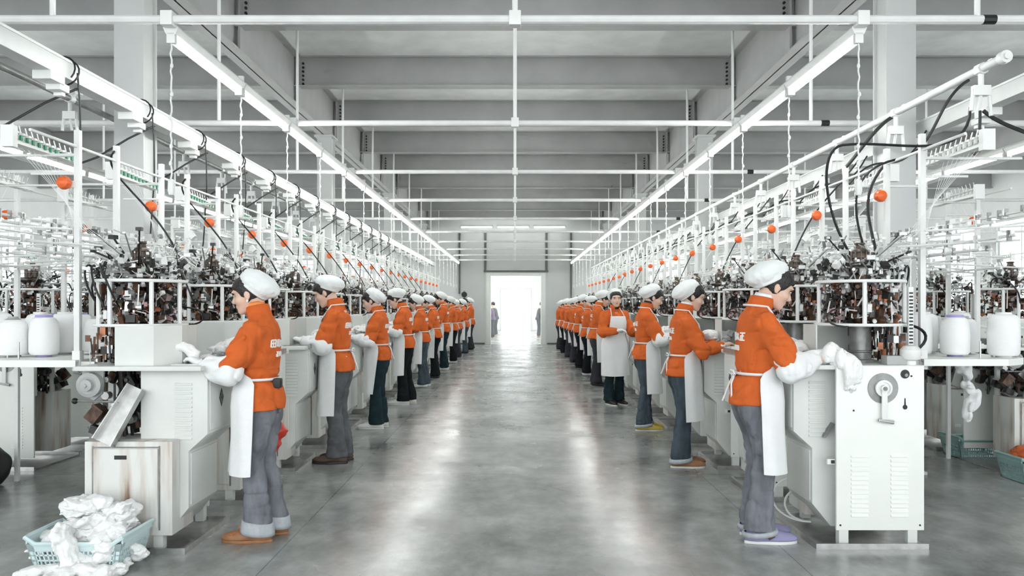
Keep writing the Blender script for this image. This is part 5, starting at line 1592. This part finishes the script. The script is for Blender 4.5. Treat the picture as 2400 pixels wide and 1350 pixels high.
# ------------------------------------------------------------------ plastic baskets with pierced sides
def basket(x, y, rz, w, d, h, m, label, group=None, zb=0.0):
    """open tapered basket: w along local x, d along y"""
    t = thing('plastic_basket', label, 'basket', (x, y, zb), rz, group)
    tp = 0.84
    bx, by = w / 2 * tp, d / 2 * tp
    tx, ty = w / 2, d / 2
    link('bottom', MB().box(-bx, bx, -by, by, 0.004, 0.012).mesh('bottom', m), t)
    def side(p0, p1, q0, q1, nrm):
        """wall between bottom edge p0-p1 and top edge q0-q1 made of solid bands and upright ribs"""
        b = MB(); p0, p1, q0, q1, nrm = map(Vector, (p0, p1, q0, q1, nrm)); th = nrm * 0.005
        def quad(u0, u1, v0, v1):
            def P(u, v): return (p0.lerp(p1, u)).lerp(q0.lerp(q1, u), v)
            a = [P(u0, v0), P(u1, v0), P(u1, v1), P(u0, v1)]
            b.add([tuple(c) for c in a] + [tuple(c + th) for c in a], [(0, 1, 2, 3), (7, 6, 5, 4), (0, 4, 5, 1), (1, 5, 6, 2), (2, 6, 7, 3), (3, 7, 4, 0)])
        n = max(10, int((p1 - p0).length / 0.020))
        for v0, v1 in ((0, 0.10), (0.22, 0.28), (0.40, 0.46), (0.58, 0.64), (0.74, 1.0)): quad(0, 1, v0, v1)
        for i in range(n + 1):
            u = i / n; quad(max(0, u - 0.17 / n), min(1, u + 0.17 / n), 0.05, 0.78)
        quad(0, 0.07, 0.0, 1.0); quad(0.93, 1.0, 0, 1)
        return b.mesh('side', m)
    B = [(-bx, -by, 0.005), (bx, -by, 0.005), (bx, by, 0.005), (-bx, by, 0.005)]
    T_ = [(-tx, -ty, h), (tx, -ty, h), (tx, ty, h), (-tx, ty, h)]
    for i, nrm in enumerate(((0, -1, 0), (1, 0, 0), (0, 1, 0), (-1, 0, 0))):
        j = (i + 1) % 4
        link('side', side(B[i], B[j], T_[i], T_[j], nrm), t)
    # rim that rises to a grip at both short ends
    pts = []
    for (ax, ay, bx_, by_) in ((-tx, -ty, tx, -ty), (tx, -ty, tx, ty), (tx, ty, -tx, ty), (-tx, ty, -tx, -ty)):
        for i in range(10):
            u = i / 10; px, py = ax + (bx_ - ax) * u, ay + (by_ - ay) * u
            e = 1.0 if abs(abs(px) - tx) < 1e-6 else max(0.0, (abs(px) / tx - 0.82) / 0.18)
            pts.append((px * 1.02, py * 1.03, h + 0.035 * e * e))
    rim = MB().path(pts, 0.012, 6, closed=True)
    link('rim', rim.mesh('rim', m), t)
    for s in (1, -1):
        gp = MB().box(s * tx - 0.004, s * tx + 0.004, -ty, ty, h - 0.004, h + 0.033)
        link('grip', gp.mesh('grip', m), t)
    return t
BX, BY = -2.30, 4.40
basket(BX, BY, 0.0, 0.50, 0.34, 0.165, M_basket, 'pale blue basket heaped with white socks on the floor in front')
rs = random.Random(4)
k = 0
for lay, n, z0, rr in ((0, 9, 0.07, 0.75), (1, 10, 0.135, 0.8), (2, 9, 0.20, 0.66), (3, 6, 0.255, 0.45), (4, 3, 0.30, 0.3)):
    for i in range(n):
        sock(BX + 0.01 + 0.165 * rr * rs.uniform(-1, 1) * 1.15, BY + 0.095 * rr * rs.uniform(-1, 1), z0 + rs.uniform(-0.015, 0.02), (rs.uniform(-0.5, 0.5), rs.uniform(-0.5, 0.5), rs.uniform(0, 6.28)),
             'crumpled white sock heaped in the pale blue basket', 'white socks heaped in the blue basket', None, 0.95)
sock(BX - 0.02, BY - 0.19, 0.10, (0.1, 1.35, 0.3), 'white sock hanging over the front rim of the blue basket', None, 1, 1.0)
for i, (dx, dy, a) in enumerate(((-0.10, -0.215, 0.2), (0.02, -0.235, 1.1), (0.14, -0.22, -0.4), (0.21, -0.20, 0.9))):
    sock(BX + dx, BY + dy, 0.028, (0, 0, a), 'white sock lying on the floor in front of the blue basket', 'socks on the floor before the basket', i, 0.85)
# socks on the work trays, before each operator
rs = random.Random(8)
for P in PEOPLE[:8] + PEOPLE[11:19]:
    sx = -1 if P['x'] < 0 else 1
    side = 'left' if sx < 0 else 'right'
    n = (PEOPLE.index(P)) % 11
    for i in range(3):
        sock(sx * (1.82 + 0.05 * rs.random()) , P['y'] + 0.26 + 0.09 * i, 1.105 + 0.012 * i, (rs.uniform(-.3, .3), rs.uniform(-.3, .3), rs.uniform(0, 6.28)),
             'white sock on the work tray by the %s operator on the %s' % (ORD[n], side), 'socks on tray, %s operator on the %s' % (ORD[n], side))
# bundle of socks draped on the nearest right machine and a sock held by the front operators
S = SDF((1.74, 4.60, 0.88), (2.02, 4.95, 1.20), 0.007)
S.chain([(1.80, 4.80, 1.10), (1.86, 4.76, 1.135), (1.91, 4.72, 1.09), (1.935, 4.70, 1.00), (1.94, 4.69, 0.94)], [0.045, 0.052, 0.05, 0.048, 0.03], 0.03)
S.chain([(1.84, 4.82, 1.12), (1.90, 4.74, 1.11), (1.955, 4.70, 1.05), (1.96, 4.69, 0.99)], [0.04, 0.042, 0.04, 0.03], 0.03)
S.folds([(0.014, (26, 26, 12), 5), (0.030, (-22, 22, 12), 6), (0.014, (-40, 40, 26), 16)])
thing('sock_bundle', 'bundle of white socks draped over the nearest right machine', 'socks', (0, 0, 0), 0, None, S.mesh('sock_bundle', M_sock, 1))
S = SDF((-2.06, 4.66, 1.02), (-1.80, 4.96, 1.24), 0.006)
S.chain([(-1.90, 4.82, 1.125), (-1.95, 4.82, 1.155), (-2.00, 4.81, 1.165)], [0.028, 0.030, 0.026], 0.02)
S.chain([(-1.91, 4.84, 1.12), (-1.93, 4.86, 1.07), (-1.94, 4.86, 1.05)], [0.026, 0.026, 0.018], 0.02)
S.folds([(0.012, (36, 36, 36), 15)])
thing('held_sock', 'white sock held up by the nearest operator on the left', 'sock', (0, 0, 0), 0, None, S.mesh('held_sock', M_sock, 1))
S = SDF((1.70, 4.66, 1.00), (1.96, 4.92, 1.20), 0.006)
S.chain([(1.74, 4.80, 1.13), (1.82, 4.79, 1.12), (1.88, 4.79, 1.09)], [0.022, 0.026, 0.02], 0.02)
S.folds([(0.012, (36, 36, 36), 17)])
thing('held_sock', 'white sock worked on by the nearest operator on the right', 'sock', (0, 0, 0), 0, None, S.mesh('held_sock', M_sock, 1))

# ------------------------------------------------------------------ baskets and bags on the right and left floor
basket(4.30, 7.62, 0.0, 0.44, 0.34, 0.17, M_basketg, 'empty sea green basket on the floor under the right shelf', 'green baskets at the second right row')
basket(4.22, 6.55, 0.0, 0.46, 0.34, 0.17, M_basketg, 'sea green basket holding an orange plastic bag at the right edge', 'green baskets at the second right row')
S = SDF((3.96, 6.36, 0.10), (4.48, 6.76, 0.40), 0.010)
S.ell((4.22, 6.55, 0.19), (0.20, 0.14, 0.09), 0.0); S.ell((4.15, 6.53, 0.21), (0.12, 0.10, 0.07), 0.05); S.capsule((4.28, 6.55, 0.25), (4.30, 6.55, 0.32), 0.03, 0.012, 0.05)
S.folds([(0.020, (14, 14, 14), 7), (0.012, (30, 30, 30), 8)])
thing('orange_bag', 'crumpled orange plastic bag lying in the green basket', 'bag', (0, 0, 0), 0, None, S.mesh('orange_bag', M_orangebag, 1))
basket(-4.05, 8.25, 0.0, 0.40, 0.32, 0.17, M_basketg, 'pale green basket of crumpled cloth on the floor between the left rows')
S = SDF((-4.3, 8.05, 0.1), (-3.8, 8.5, 0.42), 0.011)
S.ell((-4.12, 8.25, 0.20), (0.10, 0.10, 0.10)); S.ell((-3.98, 8.2, 0.23), (0.11, 0.10, 0.07), 0.03)
S.folds([(0.02, (14, 14, 14), 27), (0.012, (30, 30, 30), 28)])
thing('cloth_heap', 'crumpled white cloth in the pale green basket on the left', 'cloth', (0, 0, 0), 0, None, S.mesh('cloth_heap', M_cloth, 1))
# sack at the left edge
S = SDF((-4.45, 6.0, 0.0), (-3.80, 6.6, 0.50), 0.012)
S.ell((-4.16, 6.34, 0.14), (0.19, 0.18, 0.20)); S.folds([(0.02, (10, 10, 10), 9)]); S.cut_below(0.012)
thing('black_sack', 'black sack standing on the floor at the left picture edge', 'sack', (0, 0, 0), 0, None, S.mesh('black_sack', M_black, 1))
# red bag hanging by the second left machine pair
S = SDF((-1.95, 5.95, 0.20), (-1.50, 6.35, 0.75), 0.009)
S.zloft([(0.30, -1.83, 6.12, 0.035, 0.04), (0.40, -1.82, 6.12, 0.05, 0.05), (0.47, -1.80, 6.12, 0.085, 0.06), (0.53, -1.81, 6.12, 0.055, 0.05), (0.58, -1.83, 6.12, 0.025, 0.03), (0.62, -1.84, 6.12, 0.012, 0.012)])
S.folds([(0.016, (16, 16, 14), 10), (0.010, (34, 34, 30), 11)])
thing('red_bag', 'red plastic bag hanging on a machine behind the nearest left operator', 'bag', (0, 0, 0), 0, None, S.mesh('red_bag', M_redbag, 1))
# tied cloth hanging under the right shelf
S = SDF((2.970, 5.440, 0.550), (3.320, 5.790, 1.120), 0.009)
S.chain([(3.070, 5.590, 1.070), (3.090, 5.590, 0.980), (3.130, 5.590, 0.920), (3.125, 5.590, 0.850), (3.190, 5.590, 0.800), (3.150, 5.590, 0.740), (3.110, 5.590, 0.640)], [0.04, 0.045, 0.025, 0.035, 0.03, 0.038, 0.032], 0.02)
S.folds([(0.012, (26, 26, 16), 13), (0.022, (-24, 24, 14), 14)])
thing('hanging_cloth', 'knotted white cloth hanging under the right shelf', 'cloth', (0, 0, 0), 0, None, S.mesh('hanging_cloth', M_cloth, 1))
# pale cable loops on the floor by the nearest right machine
c = thing('white_cable', 'pale cable looping on the floor under the nearest right machine', 'cable', (0, 0, 0), 0, None,
          MB().path(bez((1.80, 5.25, 0.30), (1.60, 5.30, 0.25), (1.62, 5.20, 0.03), (1.86, 5.10, 0.05)) + bez((1.86, 5.1, 0.05), (1.7, 5.2, 0.03), (1.70, 5.24, 0.20), (1.83, 5.25, 0.22))[1:], 0.007, 6).mesh('white_cable', M_white))
# electric cabinet column of dark fans by the far left end of the row
for k in range(7):
    t = thing('dark_spool', '%s dark round spool up from the floor on the rack left of the doorway' % ORD[k], 'spool', (-1.85 + 0.0, 29.6, 0.45 + 0.235 * k), 0, 'dark spools near the doorway',
              MB().lathe([(0.04, -0.09), (0.10, -0.09), (0.11, -0.03), (0.10, 0.03), (0.04, 0.03)], (0, 0, 0), 14, 'y').mesh('spool', M_dark))
t = thing('spool_rack', 'slim rack carrying dark spools left of the doorway', 'rack', (-1.85, 29.65, 0), 0, None, MB().box(-0.03, 0.03, -0.02, 0.03, 0, 2.0).mesh('rack_upright', M_midgrey))
